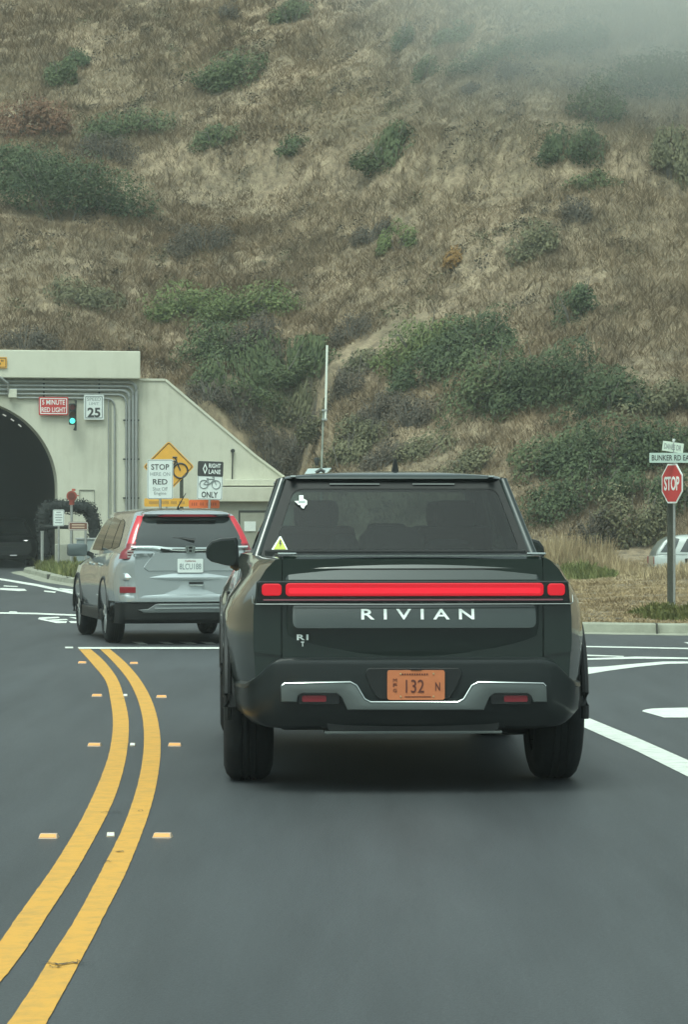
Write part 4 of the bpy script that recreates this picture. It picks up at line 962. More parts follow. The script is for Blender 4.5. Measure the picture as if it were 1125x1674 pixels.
# rear
def on3(x, y, v): t, z = TP(x, y, v); return t, z
def rear_pt(pxx, pyy):
    # iterate to land on the sloping rear face
    v_ = 1.6
    for _ in range(6):
        t, z = TP(pxx, pyy, v_); v_ = yb0 + (yr0 - yb0) * (z - zbelt) / (zr - zbelt)
    return (t, v_, z)
rc = [(-hb, yb0, zbelt), (hb, yb0, zbelt), (hr, yr0, zr), (-hr, yr0, zr)]
ri = [rear_pt(446, 903), rear_pt(851, 903), rear_pt(812, 799), rear_pt(480, 799)]
face_frame(rc, ri, 'rear_window_frame', 'rear_window', M['tint_glass'], M['border'], rr=.06)
b = MB().box((0, yb0 - .01, zbelt + .012), (1.52, .04, .05), bev=.01); b.build('window_sill', M['satin_black'], tr)
for sx in (-1, 1):
    def P3(y, k, out=0.0):  # k: 0 belt, 1 roof
        return (sx * (hb + .02 + (hr - hb - .02) * k + out), y, zbelt + (zr - zbelt) * k)
    seq = (lambda L: L if sx > 0 else L[::-1])
    # rear door pane, front door pane, small rear pillar
    xr_ = lambda y, k: P3(y, k)
    fr = [(yb0, 2.55, yr0, 2.52), (2.55, yb1, 2.52, yr1)]
    for (a0, a1, r0, r1) in fr:
        co = seq([P3(a0, 0), P3(a1, 0), P3(r1, 1), P3(r0, 1)])
        e0 = .38 if a0 == yb0 else .05
        ci = seq([P3(a0 + e0, .05), P3(a1 - (.05 if a0 == yb0 else .25), .05), P3(r1 - (.05 if a0 == yb0 else .12), .9), P3(r0 + e0 * .75, .9)])
        face_frame(co, ci, 'side_window_frame', 'side_window', M['tint_glass'], G, rr=.04)
    # pillar edges in body colour
    b = MB().tube([(sx * (hb + .025), yb0 + .02, zbelt - .02), (sx * (hr + .012), yr0 + .01, zr - .005)], [.034, .026], 12); b.build('rear_pillar', G, tr, True)
    b = MB().tube([(sx * (hb - .02), yb1, zbelt - .02), (sx * (hr - .01), yr1 - .01, zr - .005)], [.03, .03], 10); b.build('front_pillar', G, tr, True)
    b = MB().tube([(sx * (hr + .008), yr0 + .02, zr - .004), (sx * (hr + .018), 2.5, zr), (sx * (hr), yr1, zr - .01)], .016, 8); b.build('roof_rail', M['satin_black'], tr, True)
    # door mirror
    mc = TP(362 if sx < 0 else 883, 897, 3.45); x = -1.035 if sx < 0 else 1.02
    if sx < 0:
        out = [TP(a, c, 3.45) for a, c in ((336.5, 905), (338, 894), (346, 884), (362, 879.5), (386, 878), (389, 884), (391, 918), (386, 926), (368, 924), (345, 918), (338, 912))]
    else:
        out = [(-a, c) for a, c in [TP(a, c, 3.45) for a, c in ((336.5, 905), (338, 894), (346, 884), (362, 879.5), (386, 878), (389, 884), (391, 918), (386, 926), (368, 924), (345, 918), (338, 912))]][::-1]
    mo = MB().prism(out, 3.45, 3.58, .01).build('door_mirror', M['bumper'], tr, True, 25)
    inn2 = [((a - x) * .86 + x, (c - 1.22) * .86 + 1.22) for a, c in out]
    g_ = MB().prism(inn2, 3.445, 3.452).build('mirror_glass', M['dark_glass'], tr); g_.parent = mo
    a_ = MB().tube([(sx * .93, 3.5, 1.19), (sx * .86, 3.5, 1.15)], [.035, .04], 8).build('mirror_arm', M['bumper'], tr); a_.parent = mo
# front windscreen
fc = [(hb, yb1, zbelt), (-hb, yb1, zbelt), (-hr, yr1, zr), (hr, yr1, zr)]
fi = [(hb - .08, yb1 - .05, zbelt + .03), (-hb + .08, yb1 - .05, zbelt + .03), (-hr + .07, yr1 + .05, zr - .035), (hr - .07, yr1 + .05, zr - .035)]
face_frame(fc, fi, 'windscreen_frame', 'windscreen', M['clear_glass'], G)
# roof shell and spoiler
v, f = zloft([(1.695, yr0 - .015, yr1 + .02, hr + .030, .10), (1.708, yr0 - .030, yr1 + .01, hr + .028, .11), (1.722, yr0 - .022, yr1, hr + .0, .12), (1.734, yr0 + .01, yr1 - .04, hr - .09, .14), (1.746, yr0 + .08, yr1 - .12, hr - .24, .16), (1.756, yr0 + .22, yr1 - .3, hr - .42, .14)], 8)
obj('roof', v, f, G, tr, True, 50)
b = MB()
for xa_, xb_ in ((540, 622), (676, 745)):
    p0 = TP(xa_, 791, 1.64); p1 = TP(xb_, 791, 1.64); b.box(((p0[0] + p1[0]) / 2, yb0 + (yr0 - yb0) * (p0[1] - zbelt) / (zr - zbelt) - .008, p0[1]), (p1[0] - p0[0], .008, .007))
b.build('third_brake_light', mat('pale_lamp_strip', (.25, .27, .26), .4), tr)
t_, z_ = TP(645.5, 760, 2.1)
MB().prism([(t_ - .022, 1.742), (t_ + .024, 1.742), (t_ + .008, z_ + .035), (t_ - .004, z_ + .035)], 2.05, 2.15, .003).build('roof_antenna', M['satin_black'], tr)
b = MB()
for pxx in (479, 803): t_, z_ = TP(pxx, 778, 1.7); b.box((t_, 1.70, z_ - .005), (.035, .05, .012), bev=.004)
b.build('roof_clips', M['chrome'], tr)
# interior
b = MB()
for x in (-.42, .42): b.box((x, 2.35, 1.18), (.46, .16, .5), bev=.05).box((x, 3.05, 1.18), (.46, .16, .5), bev=.05)
b.box((0, 2.35, 1.12), (.3, .14, .42), bev=.05); b.build('seats', M['seat'], tr)
b = MB()
for x, y in ((-.42, 2.33), (.42, 2.33), (-.42, 3.03), (.42, 3.03), (0, 2.33)): b.box((x, y, 1.50 if x else 1.36), (.25, .10, .17), bev=.045)
b.build('headrests', M['seat'], tr)
b = MB().box((0, 3.75, 1.20), (1.5, .35, .2), bev=.05); b.build('dashboard', M['seat'], tr)
b = MB().box((0, 2.5, 1.02), (1.6, 2.0, .05)); b.build('cabin_floor', M['seat'], tr)
# dark luggage seen through the rear glass
for cx_, w_, h_ in ((.0, .40, .17), (-.28, .17, .12), (.34, .30, .09)):
    v, f = zloft([(1.22, 1.72, 2.0, w_ * .5, .06), (1.26 + h_ * .6, 1.74, 1.98, w_ * .48, .08), (1.26 + h_ * .9, 1.78, 1.94, w_ * .36, .07), (1.26 + h_, 1.82, 1.90, w_ * .18, .03)], 5); obj('luggage', [(x + cx_, y, z) for x, y, z in v], f, M['seat'], tr, True, 60)
# stickers on the glass
def stick(pts, m, name, yoff=.008):
    q = [rear_pt(a, c) for a, c in pts]; nrm = (Vector(rc[1]) - Vector(rc[0])).cross(Vector(rc[3]) - Vector(rc[0])).normalized()
    return obj(name, [Vector(a) + nrm * yoff for a in q], [tuple(range(len(q)))], m, tr)
stick([(489, 811), (496, 811), (496, 816.5), (500, 818.5), (502, 820), (502, 826), (499, 828), (496.5, 833), (493, 831), (490.5, 826.5), (488, 827), (485.5, 824), (481, 820.5), (489, 820)][::-1], M['white'], 'white_sticker', .010)
stick([(488, 820), (499, 820), (499, 824), (488, 824)], mat('sticker_ink', (.35, .42, .4), .6), 'sticker_emblem', .012)
stick([(445, 902), (471, 902), (470, 899), (459.5, 878), (457, 878), (444, 899)], M['white'], 'warning_triangle_edge', .010)
stick([(447.5, 899.5), (468, 899.5), (458.3, 880.5)], M['lime'], 'warning_triangle', .012)
stick([(457, 885), (460, 885), (459, 889.5), (460.5, 889.5), (457.5, 896.5), (458, 891), (456.3, 891)][::-1], M['black'], 'lightning_mark', .014)

# ------------------------------------------------------------------ generic car body
def car(root, paint, keys, gh, wheels, wr, track, rim_m):
    S_ = catmull(keys, 50); prof = []
    for q in S_:
        y, zb, wa, wb, wc, wd, wg, zt = q
        prof.append((y, [(0, zb), (wa * .8, zb), (wa - .03, zb), (wa, zb + .04), (wb, .52), ((wb + wc) / 2 + .004, .62), (wc, .74), (wd, .90), (wd * .5 + wg * .5 + .01, (.9 + zt) / 2 + .01), (wg, zt - .01), (wg - .05, zt), (0, zt)]))
    v, f = loft(prof); bo = obj('body', v, f, paint, root, True)
    cut(bo, [((track - .22) * sx, (track + .4) * sx, yy, wr + .02, wr + .07) for sx in (-1, 1) for yy in wheels])
    lv = catmull(gh, 16); v, f = zloft([tuple(q) for q in lv], 8); obj('cabin', v, f, paint, root, True, 50)
    for sx in (-1, 1):
        for yy in wheels:
            wheel(root, sx * track, yy, wr, .225, wr - .115, sx, M['rubber'], rim_m)
            hp = [(yy + (wr + .06) * math.cos(R(180 * i / 20)), wr + .02 + (wr + .06) * math.sin(R(180 * i / 20))) for i in range(21)]; obj('wheel_housing', [(sx * (track - .2), a, c) for a, c in hp] + [(sx * (track + .07), a, c) for a, c in hp], [tuple(range(21))] + [(i, i + 1, 22 + i, 21 + i) for i in range(20)], M['satin_black'], root)
            pts = [(sx * (track + .115), yy + (wr + .075) * math.cos(R(-10 + 200 * i / 20)), wr + .02 + (wr + .075) * math.sin(R(-10 + 200 * i / 20))) for i in range(21)]
            MB().tube(pts, .022, 8).build('wheel_arch_trim', M['satin_black'], root, True)
    return S_, lv
def gh_at(lv, z): return [float(np.interp(z, lv[:, 0], lv[:, k])) for k in (1, 2, 3)]
def side_pane(root, lv, sx, pts, name='side_window', off=.008):
    """pts: (y, z) outline on the cabin side; the pane follows the cabin's curve"""
    z0, z1 = min(p[1] for p in pts), max(p[1] for p in pts); v = []; f = []; K_ = 10
    for i in range(K_ + 1):
        z = z0 + (z1 - z0) * min(max(i / K_, .002), .998); c = []
        for a, b in zip(pts, pts[1:] + pts[:1]):
            if (a[1] > z) != (b[1] > z): c.append(a[0] + (b[0] - a[0]) * (z - a[1]) / (b[1] - a[1]))
        c0, c1 = min(c), max(c); x = sx * (gh_at(lv, z)[2] + off); v += [(x, c0, z), (x, c1, z)]
        if i:
            q = (2 * i - 2, 2 * i - 1, 2 * i + 1, 2 * i); f.append(q if sx > 0 else q[::-1])
    return obj(name, v, f, M['dark_glass'], root, True, 60)

# silver crossover
sv = thing('silver_suv', 'silver compact SUV with tall red tail lights waiting ahead of the truck', 'car', (-1.822, 34.6, 0), R(12))
SILV = M['silver']
k2 = [[0.0, .515, .60, .64, .66, .66, .64, 1.085], [.04, .515, .70, .735, .745, .735, .69, 1.088], [.13, .512, .78, .825, .83, .82, .75, 1.08], [.35, .48, .83, .885, .895, .875, .80, 1.09], [.95, .26, .85, .905, .915, .895, .81, 1.09], [1.8, .26, .84, .895, .905, .885, .80, 1.07],
      [2.8, .26, .84, .895, .905, .885, .79, 1.04], [3.55, .28, .85, .905, .91, .88, .74, 1.0], [4.15, .32, .80, .86, .86, .80, .62, .92], [4.5, .42, .62, .68, .68, .62, .45, .82]]
gh2 = [[1.02, .06, 3.75, .77, .11], [1.17, .10, 3.45, .745, .11], [1.35, .19, 3.1, .685, .11], [1.50, .30, 2.85, .62, .13], [1.57, .42, 2.7, .575, .2], [1.605, .60, 2.5, .50, .25], [1.62, .85, 2.3, .35, .25]]
S2, lv2 = car(sv, SILV, k2, gh2, (.95, 3.57), .345, .79, M['rims'])
def SP(x, y, v=0.0): return on(sv, x, y, v)
# rear glass on sloping back
def rear_on(root, lv, x, y, off=.01):
    v_ = .15
    for _ in range(8):
        t, z = on(root, x, y, v_); v_ = gh_at(lv, z)[0] if z > lv[0, 0] else gh_at(lv, lv[0, 0])[0]
    return (t, v_ - off, z)
gp = [(228, 891), (224, 880), (231, 862), (239, 851), (262, 848), (310, 847), (350, 849), (376, 853), (386, 866), (395, 885), (398, 894), (330, 897), (262, 895)]
gpts = [rear_on(sv, lv2, a, c, .012 + .02 * (abs((a - 311) / 80.) ** 3 < 0)) for a, c in gp]
# rear pane follows the slope: build as grid of z rows
def rear_patch(root, lv, rows, m, name, off=.012, nx=13, crn=.10):
    v = []; f = []
    for i, (z, xa, xb) in enumerate(rows):
        yr, yf, hw = gh_at(lv, z)
        for j in range(nx):
            x = xa + (xb - xa) * j / (nx - 1); e = max(0, abs(x) - (hw - .11)) / .11; v.append((x, yr - off + .11 * (1 - math.sqrt(max(0, 1 - min(e, .98) ** 2))), z))
    for i in range(len(rows) - 1):
        for j in range(nx - 1): f.append((i * nx + j, i * nx + j + 1, (i + 1) * nx + j + 1, (i + 1) * nx + j))
    return obj(name, v, f, m, root, True, 60)
rows = [(z, -np.interp(z, [1.15, 1.2, 1.35, 1.5], [.63, .65, .595, .525]), np.interp(z, [1.15, 1.2, 1.35, 1.5], [.63, .65, .595, .525])) for z in np.linspace(1.16, 1.515, 9)]
rear_patch(sv, lv2, rows, M['dark_glass'], 'rear_window', .014)
rows = [(z, -.46 - .2 * (1.55 - z), .46 + .2 * (1.55 - z)) for z in np.linspace(1.505, 1.55, 4)]
v, f = zloft([(1.525, .22, .8, .53, .12), (1.548, .19, .8, .535, .12), (1.570, .21, .8, .51, .14), (1.590, .28, .85, .44, .16), (1.604, .42, .9, .34, .16)], 6); obj('roof_spoiler', v, f, SILV, sv, True, 50)
MB().prism(rpoly([(-.36, 1.518), (.36, 1.518), (.26, 1.545), (-.26, 1.545)], .01), .185, .25).build('high_brake_light', M['lamp_dark'], sv)
# tall tail lamps that wrap the corners
for sx in (-1, 1):
    def lampstrip(rows_, m, name, off):
        v = []; f = []
        for i, (z, a, c) in enumerate(rows_):   # a: inner x, c: how far round the corner along y
            yr, yf, hw = (gh_at(lv2, z) if z > 1.10 else (float(np.interp(z, [.85, 1.1], [.04, .07])), 0, float(np.interp(z, [.85, 1.1], [.875, .80]))))
            r_ = .11; cxr = hw - r_; pth = []
            ang_end = c; 
            pth.append((a, yr))
            for k in range(9):
                an = R(-90 + ang_end * k / 8); pth.append((cxr + r_ * math.cos(an), yr + r_ + r_ * math.sin(an)))
            for (xx, yy) in pth: v.append((sx * (xx + off * .5), yy - off, z))
        n_ = 10
        for i in range(len(rows_) - 1):
            for j in range(n_ - 1):
                q = (i * n_ + j, i * n_ + j + 1, (i + 1) * n_ + j + 1, (i + 1) * n_ + j); f.append(q if sx > 0 else q[::-1])
        return obj(name, v, f, m, sv, True, 60)
    up = lampstrip([(z, float(np.interp(z, [1.15, 1.35, 1.53], [.655, .600, .530])), float(np.interp(z, [1.15, 1.53], [62, 46]))) for z in np.linspace(1.15, 1.53, 8)], M['lamp_pink'], 'tail_light', .012)
    lo = lampstrip([(z, float(np.interp(z, [1.0, 1.15], [.665, .665])), float(np.interp(z, [1.0, 1.08, 1.15], [88, 84, 66]))) for z in (1.02, 1.06, 1.10, 1.15, 1.20)], M['lamp_dark'], 'tail_light_base', .014)
    lo.parent = up
    b = MB()
    for k in range(3): b.box((sx * .705, .052, 1.045 + k * .034), (.075, .02, .020))
    q = b.build('reversing_lens', M['lamp_clear'], sv); q.parent = up
# chrome band, emblem, handle
b = MB(); pts = [(-.70, .045, 1.158), (-.42, .03, 1.155), (-.26, .015, 1.135), (0, .01, 1.128), (.26, .015, 1.135), (.42, .03, 1.155), (.70, .045, 1.158)]
v = []; f = []
PT = catmull([[i, *p_] for i, p_ in enumerate(pts)], 30)
for i, q in enumerate(PT):
    hh = .022 + .016 * math.exp(-(q[1] / .35) ** 2)
    for dy, dz in ((.02, hh), (-.012, hh * .7), (-.02, 0), (-.004, -hh * .8), (.02, -hh)): v.append((q[1], q[2] + dy, q[3] + dz))
    if i:
        for j in range(4): f.append((i * 5 + j, i * 5 + j + 1, (i - 1) * 5 + j + 1, (i - 1) * 5 + j))
obj('chrome_band', v, f, M['chrome'], sv, True, 50)
MB().prism(rpoly([(-.36, 1.118), (-.22, 1.098), (.22, 1.098), (.36, 1.118), (.2, 1.07), (-.24, 1.07)], .01), -.004, .05).build('handle_recess', M['satin_black'], sv)
em = MB().add(*ring(rpoly([(-.05, 1.085), (.05, 1.085), (.062, 1.175), (-.062, 1.175)], .02), rpoly([(-.038, 1.097), (.038, 1.097), (.048, 1.163), (-.048, 1.163)], .015), -.03, -.015)).build('emblem', M['chrome'], sv)
b = MB().prism([(-.032, 1.10), (-.016, 1.10), (-.018, 1.125), (.018, 1.125), (.016, 1.10), (.032, 1.10), (.042, 1.16), (.024, 1.16), (.020, 1.138), (-.020, 1.138), (-.024, 1.16), (-.042, 1.16)], -.030, -.016); q = b.build('emblem_letter', M['chrome'], sv); q.parent = em
MB().prism(rpoly([(-.052, 1.087), (.052, 1.087), (.062, 1.173), (-.062, 1.173)], .02), -.016, .0).build('emblem_base', M['gloss_black'], sv)
v, f = loft([(-.0, [(0, .88), (.5, .88), (.55, .92), (.42, 1.09), (0, 1.09)]), (.03, [(0, .86), (.53, .86), (.58, .92), (.44, 1.10), (0, 1.10)])]); v = [(x, y - .008, z) for x, y, z in v]
obj('plate_surround', v, f, SILV, sv, True, 30)
MB().prism(rrect(-.152, .858, .152, 1.02, .01), -.022, -.010).build('number_plate', M['sign_white'], sv)
pl2 = [o_ for o_ in sv.children if o_.name.startswith('number_plate')][0]
q = text('8LCU188', M['ink_blue'], sv, 'plate_lettering', (0, .93), .26, .07, -.0222, .002, .008); q.parent = pl2
q = text('California', M['lamp_dark'], sv, 'plate_state_lettering', (0, .995), .13, .022, -.0222, .002); q.parent = pl2
text('CR-V', M['skid'], sv, 'badge', (-.56, 1.06), .24, .045, -.004, .008, .02)
MB().tube([(-.32, .15, 1.272), (-.1, .135, 1.262), (.07, .10, 1.235)], [.010, .013, .022], 8).build('wiper', M['satin_black'], sv, True)
# liftgate shoulder, seams, handle block, reflectors, bumper
v = []; f = []
PB = catmull([[0, -.86, .30], [1, -.80, .10], [2, -.66, .035], [3, 0, -.005], [4, .66, .035], [5, .80, .10], [6, .86, .30]], 41)
secb = [(.03, .855), (.012, .845), (-.006, .80), (.0, .775), (.016, .765), (.014, .66), (.006, .60), (-.012, .585), (-.018, .55), (-.012, .515), (.02, .50)]
for i, q in enumerate(PB):
    for dy, z in secb: v.append((q[1], q[2] + dy - .012, z))
    if i:
        n = len(secb)
        for j in range(n - 1): f.append((i * n + j, i * n + j + 1, (i - 1) * n + j + 1, (i - 1) * n + j))
obj('bumper', v, f, SILV, sv, True, 25)
v = []; f = []
secl = [(.03, .505), (.0, .495), (.0, .40), (.03, .30), (.08, .255), (.3, .25)]
for i, q in enumerate(PB):
    for dy, z in secl: v.append((q[1], q[2] + dy - .002, z))
    if i:
        n = len(secl)
        for j in range(n - 1): f.append((i * n + j, i * n + j + 1, (i - 1) * n + j + 1, (i - 1) * n + j))
obj('lower_bumper', M and v, f, M['satin_black'], sv, True, 30)
sk = [(-.58, .375), (-.40, .385), (-.30, .47), (-.26, .487), (.26, .487), (.30, .47), (.40, .385), (.58, .375), (.5, .355), (.30, .352), (-.30, .352), (-.5, .355)]
sk = [(-.62, .42), (-.50, .43), (-.42, .480), (-.38, .492), (.38, .492), (.42, .480), (.50, .43), (.62, .42), (.55, .385), (-.55, .385)]
MB().prism(sk, -.030, .03, .008).build('skid_trim', mat('grey_trim', (.13, .145, .145), .4, .5), sv, True, 25)
MB().box((0, -.034, .436), (.86, .012, .016), bev=.004).box((0, -.034, .482), (.76, .012, .010), bev=.003).build('skid_highlight', M['chrome'], sv)
for sx in (-1, 1):
    MB().box((sx * .735, .048, .655), (.20, .03, .075), rz=sx * .42, bev=.008).build('reflector', M['lamp_dark'], sv)
b = MB()
for sx in (-1, 1): b.tube([(sx * .665, .028, .58), (sx * .665, .02, .79), (sx * .665, .04, 1.02)], .004, 6)
b.build('liftgate_seams', M['satin_black'], sv)
MB().box((-.0 + .07, -.022, .735), (.17, .02, .025), bev=.004).build('lock_cover', M['satin_black'], sv)
MB().box((.07, -.024, .708), (.17, .02, .016), bev=.004).build('lock_strip', M['chrome'], sv)
# side glass
for sx in (-1, 1):
    side_pane(sv, lv2, sx, [(.72, 1.16), (1.30, 1.12), (1.30, 1.50), (1.05, 1.49), (.88, 1.42), (.72, 1.28)])
    side_pane(sv, lv2, sx, [(1.36, 1.12), (2.20, 1.10), (2.18, 1.52), (1.36, 1.50)])
    side_pane(sv, lv2, sx, [(2.26, 1.10), (3.20, 1.10), (2.86, 1.40), (2.60, 1.51), (2.24, 1.52)])
    mi = MB().box((sx * .985, 3.0, 1.10), (.26, .11, .16), bev=.04).build('door_mirror', mat('grey_mirror', (.10, .125, .125), .4, .3, .5), sv, True)
    q = MB().tube([(sx * .85, 3.0, 1.06), (sx * .78, 3.02, 1.03)], .03, 8).build('mirror_arm', M['satin_black'], sv); q.parent = mi
    b = MB()
    for yy in (1.55, 2.45): b.box((sx * .895, yy, .94), (.03, .18, .035), bev=.01)
    b.build('door_handles', M['chrome'], sv)
    MB().box((sx * .88, 2.25, .33), (.06, 2.2, .14), bev=.02).build('sill', M['satin_black'], sv)
b = MB().box((0, 2.2, .32), (1.4, 3.6, .14), bev=.03).tube([(.4, .2, .28), (.4, .6, .28)], .035, 10); b.build('chassis', M['satin_black'], sv)
MB().tube([(-.05, .62, 1.61), (-.05, .60, 1.64), (.02, .45, 1.80)], [.02, .008, .004], 8).build('roof_antenna', M['satin_black'], sv)

# dark car in the tunnel, coming out
Xd = -14.0 + 0.0; dk = thing('dark_car', 'dark car with one headlight glinting inside the tunnel', 'car', (PO[0] - PN[0] * -10 + PU[0] * 1.0, PO[1] + PN[1] * 10 + PU[1] * 1.0, 0), PA + math.pi)
dk.location = (PO[0] + PU[0] * 1.5 + PN[0] * 6.0, PO[1] + PU[1] * 1.5 + PN[1] * 6.0, 0)
DP = mat('black_car_paint', (.008, .009, .010), .4, 0, .3)
dk.rotation_euler[2] = PA + math.pi
SD, lvd = car(dk, DP, [[y - 2.2, *r_] for y, *r_ in k2], [[z, a - 2.2, c - 2.2, h_, r_] for z, a, c, h_, r_ in gh2], (.95 - 2.2, 3.57 - 2.2), .345, .79, M['rimd'])
for sx in (-1, 1):
    side_pane(dk, lvd, sx, [(-.8, 1.12), (.9, 1.10), (.5, 1.45), (-.6, 1.48)])
hm = mat('headlight_on', (.8, .8, .8), .2, emit=(.9, 1, .95), estr=1.4)
MB().box((.62, 2.0, .80), (.20, .3, .10), bev=.03, rz=.2).build('headlight', mat('headlight_off', (.10, .11, .11), .2), dk)
MB().box((-.52, 2.10, .84), (.17, .10, .08), bev=.02, rz=-.3).build('headlight', hm, dk)
MB().box((-.10, 2.33, .40), (.22, .04, .03), bev=.01).build('fog_light', mat('faint_lamp', (.5, .5, .5), .3, emit=(.8, .9, .9), estr=.25), dk)
v = [(-.6, 1.5, 1.08), (.6, 1.5, 1.08), (.5, .75, 1.48), (-.5, .75, 1.48)]; obj('windscreen', [(x, y + .03, z + .03) for x, y, z in v], [(0, 1, 2, 3)], M['dark_glass'], dk)
MB().box((0, 2.28, .62), (.8, .05, .14), bev=.02).build('grille', M['satin_black'], dk)

# pale wagon parked on the right, side on, rear to the left
Dv = 70.0; sv3 = F / Dv; xl_ = (1071 - CX) / sv3; g0 = h1(xl_ + 2, Dv)
zr3 = zpx(872.5, Dv); vn = thing('parked_wagon', 'pale parked wagon half hidden behind the wooden post', 'car', (xl_, Dv + .9, zr3 - 1.50), R(-90))
k3 = [[0.0, .42, .74, .80, .80, .78, .72, .96], [.10, .34, .80, .855, .86, .845, .78, .98], [.35, .28, .83, .875, .885, .865, .80, 1.0], [.95, .26, .85, .895, .90, .88, .80, 1.0], [2.8, .26, .84, .885, .89, .87, .79, .98],
      [3.65, .28, .85, .895, .90, .86, .74, .94], [4.3, .32, .80, .86, .86, .80, .62, .86], [4.7, .42, .62, .68, .68, .62, .45, .76]]
gh3 = [[.95, .03, 3.7, .78, .07], [1.08, .07, 3.45, .75, .07], [1.22, .16, 3.1, .70, .07], [1.38, .33, 2.85, .63, .08], [1.45, .50, 2.7, .58, .22], [1.485, .75, 2.5, .50, .25], [1.50, 1.0, 2.3, .35, .25]]
S3, lv3 = car(vn, M['van_white'], k3, gh3, (.95, 3.6), .33, .78, M['rims'])
for sx in (-1, 1):
    side_pane(vn, lv3, sx, [(.15, 1.06), (.48, 1.06), (.62, 1.38), (.48, 1.41), (.34, 1.33)])
    side_pane(vn, lv3, sx, [(.60, 1.04), (1.50, 1.03), (1.50, 1.42), (.82, 1.41)])
    side_pane(vn, lv3, sx, [(1.58, 1.03), (2.9, 1.02), (2.6, 1.30), (2.35, 1.43), (1.58, 1.43)])
    b = MB()
    for yy in (.76, 1.72): b.box((sx * .885, yy, .86), (.03, .08, .10), bev=.015)
    b.build('door_handles', M['satin_black'], vn)
    MB().tube([(sx * .84, .05, 1.0), (sx * .86, .78, 1.0)], .006, 6).build('belt_seam', M['satin_black'], vn)
    MB().box((sx * .70, -.0, .86), (.12, .03, .18), bev=.01).build('tail_light', M['lamp_dark'], vn)

# ------------------------------------------------------------------ vegetation
rng = np.random.default_rng(11)
def foliage_mat(name, dark, light, rough=.7):
    m = bpy.data.materials.new(name); m.use_nodes = True; n = m.node_tree; b = n.nodes['Principled BSDF']; b.inputs['Roughness'].default_value = rough; b.inputs['Specular IOR Level'].default_value = .2
    g = n.nodes.new('ShaderNodeNewGeometry'); t = n.nodes.new('ShaderNodeTexNoise'); t.inputs['Scale'].default_value = 1.7; t.inputs['Detail'].default_value = 3
    n.links.new(g.outputs['Position'], t.inputs['Vector'])
    a = n.nodes.new('ShaderNodeMath'); a.operation = 'MULTIPLY_ADD'; a.inputs[1].default_value = .45; n.links.new(g.outputs['Random Per Island'], a.inputs[0])
    s_ = n.nodes.new('ShaderNodeMath'); s_.operation = 'MULTIPLY'; s_.inputs[1].default_value = .75; n.links.new(t.outputs['Fac'], s_.inputs[0]); n.links.new(s_.outputs[0], a.inputs[2])
    r = n.nodes.new('ShaderNodeValToRGB'); r.color_ramp.elements[0].position = .3; r.color_ramp.elements[1].position = .8; r.color_ramp.elements[0].color = (*dark, 1); r.color_ramp.elements[1].color = (*light, 1)
    n.links.new(a.outputs[0], r.inputs[0]); n.links.new(r.outputs[0], b.inputs['Base Color']); return m
FM = {'G': foliage_mat('green_leaves', (.036, .054, .026), (.10, .125, .056)), 'D': foliage_mat('dark_green_leaves', (.027, .044, .022), (.076, .100, .046)),
      'Y': foliage_mat('yellow_green_leaves', (.055, .078, .028), (.135, .165, .060)), 'O': foliage_mat('olive_leaves', (.062, .066, .036), (.15, .145, .08)),
      'B': foliage_mat('grey_brown_twigs', (.040, .036, .028), (.10, .085, .062)), 'R': foliage_mat('rusty_leaves', (.085, .048, .030), (.19, .10, .060)),
      'P': foliage_mat('orange_brown_leaves', (.13, .075, .025), (.26, .15, .05))}
bark = mat('grey_bark', (.13, .12, .10), .9, var=.3, vscale=8)
def shrub(label, x, y, wp, hp, kind, seed, name='shrub', cat='shrub'):
    p = hit(x, y - hp * .15); s_ = F / p.y; w_, h_ = wp / s_, hp / s_; r_ = np.random.default_rng(seed)
    o = thing(name, label, cat, p, 0, 'shrubs on the hillside')
    nl = int(7 + w_ * 5); dep = min(w_ * .4, 1.3)
    cx = r_.uniform(-.5, .5, nl); cy = r_.uniform(-.5, .5, nl); keep = 1 - (2 * cx) ** 2 * .8
    cz = r_.uniform(.15, .72, nl) * np.sqrt(np.maximum(keep, .1)); lr = r_.uniform(.16, .30, nl)
    tw_ = .42
    total = int(min(max(w_ * h_ * 1300, 900), 16000)); per = max(total // nl, 30); Vs = []
    for i in range(nl):
        d = r_.normal(size=(per, 3)); d /= np.linalg.norm(d, axis=1)[:, None]; rad = r_.uniform(.62, 1.04, (per, 1)) ** .35
        lx = max(lr[i] * w_ * .8, .22); lz = max(lr[i] * h_ * 1.0, .16); ly = max(lr[i] * dep, .22)
        L = np.array([lx, ly, lz]); bumpy = 1 + .28 * np.sin(d[:, :1] * 7 + seed + i) * np.sin(d[:, 2:3] * 6 + i)
        P_ = d * rad * L * bumpy + np.array([cx[i] * w_ * .84, cy[i] * dep * .7, cz[i] * h_])
        # follow the ground
        Vs.append(leaves(P_, d + np.array([0, 0, .45]), .047 if kind != 'B' else .036, r_))
    V_ = np.concatenate(Vs); gx = V_[:, 0] + p.x; gy = V_[:, 1] + p.y; hh_ = height(gx, gy) - p.z
    V_[:, 2] = V_[:, 2] + np.clip(hh_, -.45 * h_, .5 * h_)
    quads_obj('foliage', V_, FM[kind], o)
    b = MB(); nb = 5 if kind != 'B' else 12
    for k in range(nb):
        e = r_.uniform(-.38, .38) * w_; q = Vector((e * .25, -.05, -.1)); t = Vector((e, r_.uniform(-.3, .1) * dep, h_ * r_.uniform(.45, .9)))
        m_ = (q + t) / 2 + Vector((r_.uniform(-.1, .1), 0, .08)); sh = h1(p.x + t.x, p.y + t.y) - p.z; t = t + Vector((0, 0, sh)); b.tube([q, m_, t], [.03, .02, .008], 5, caps=False)
    b.build('stems', bark, o)
    return o
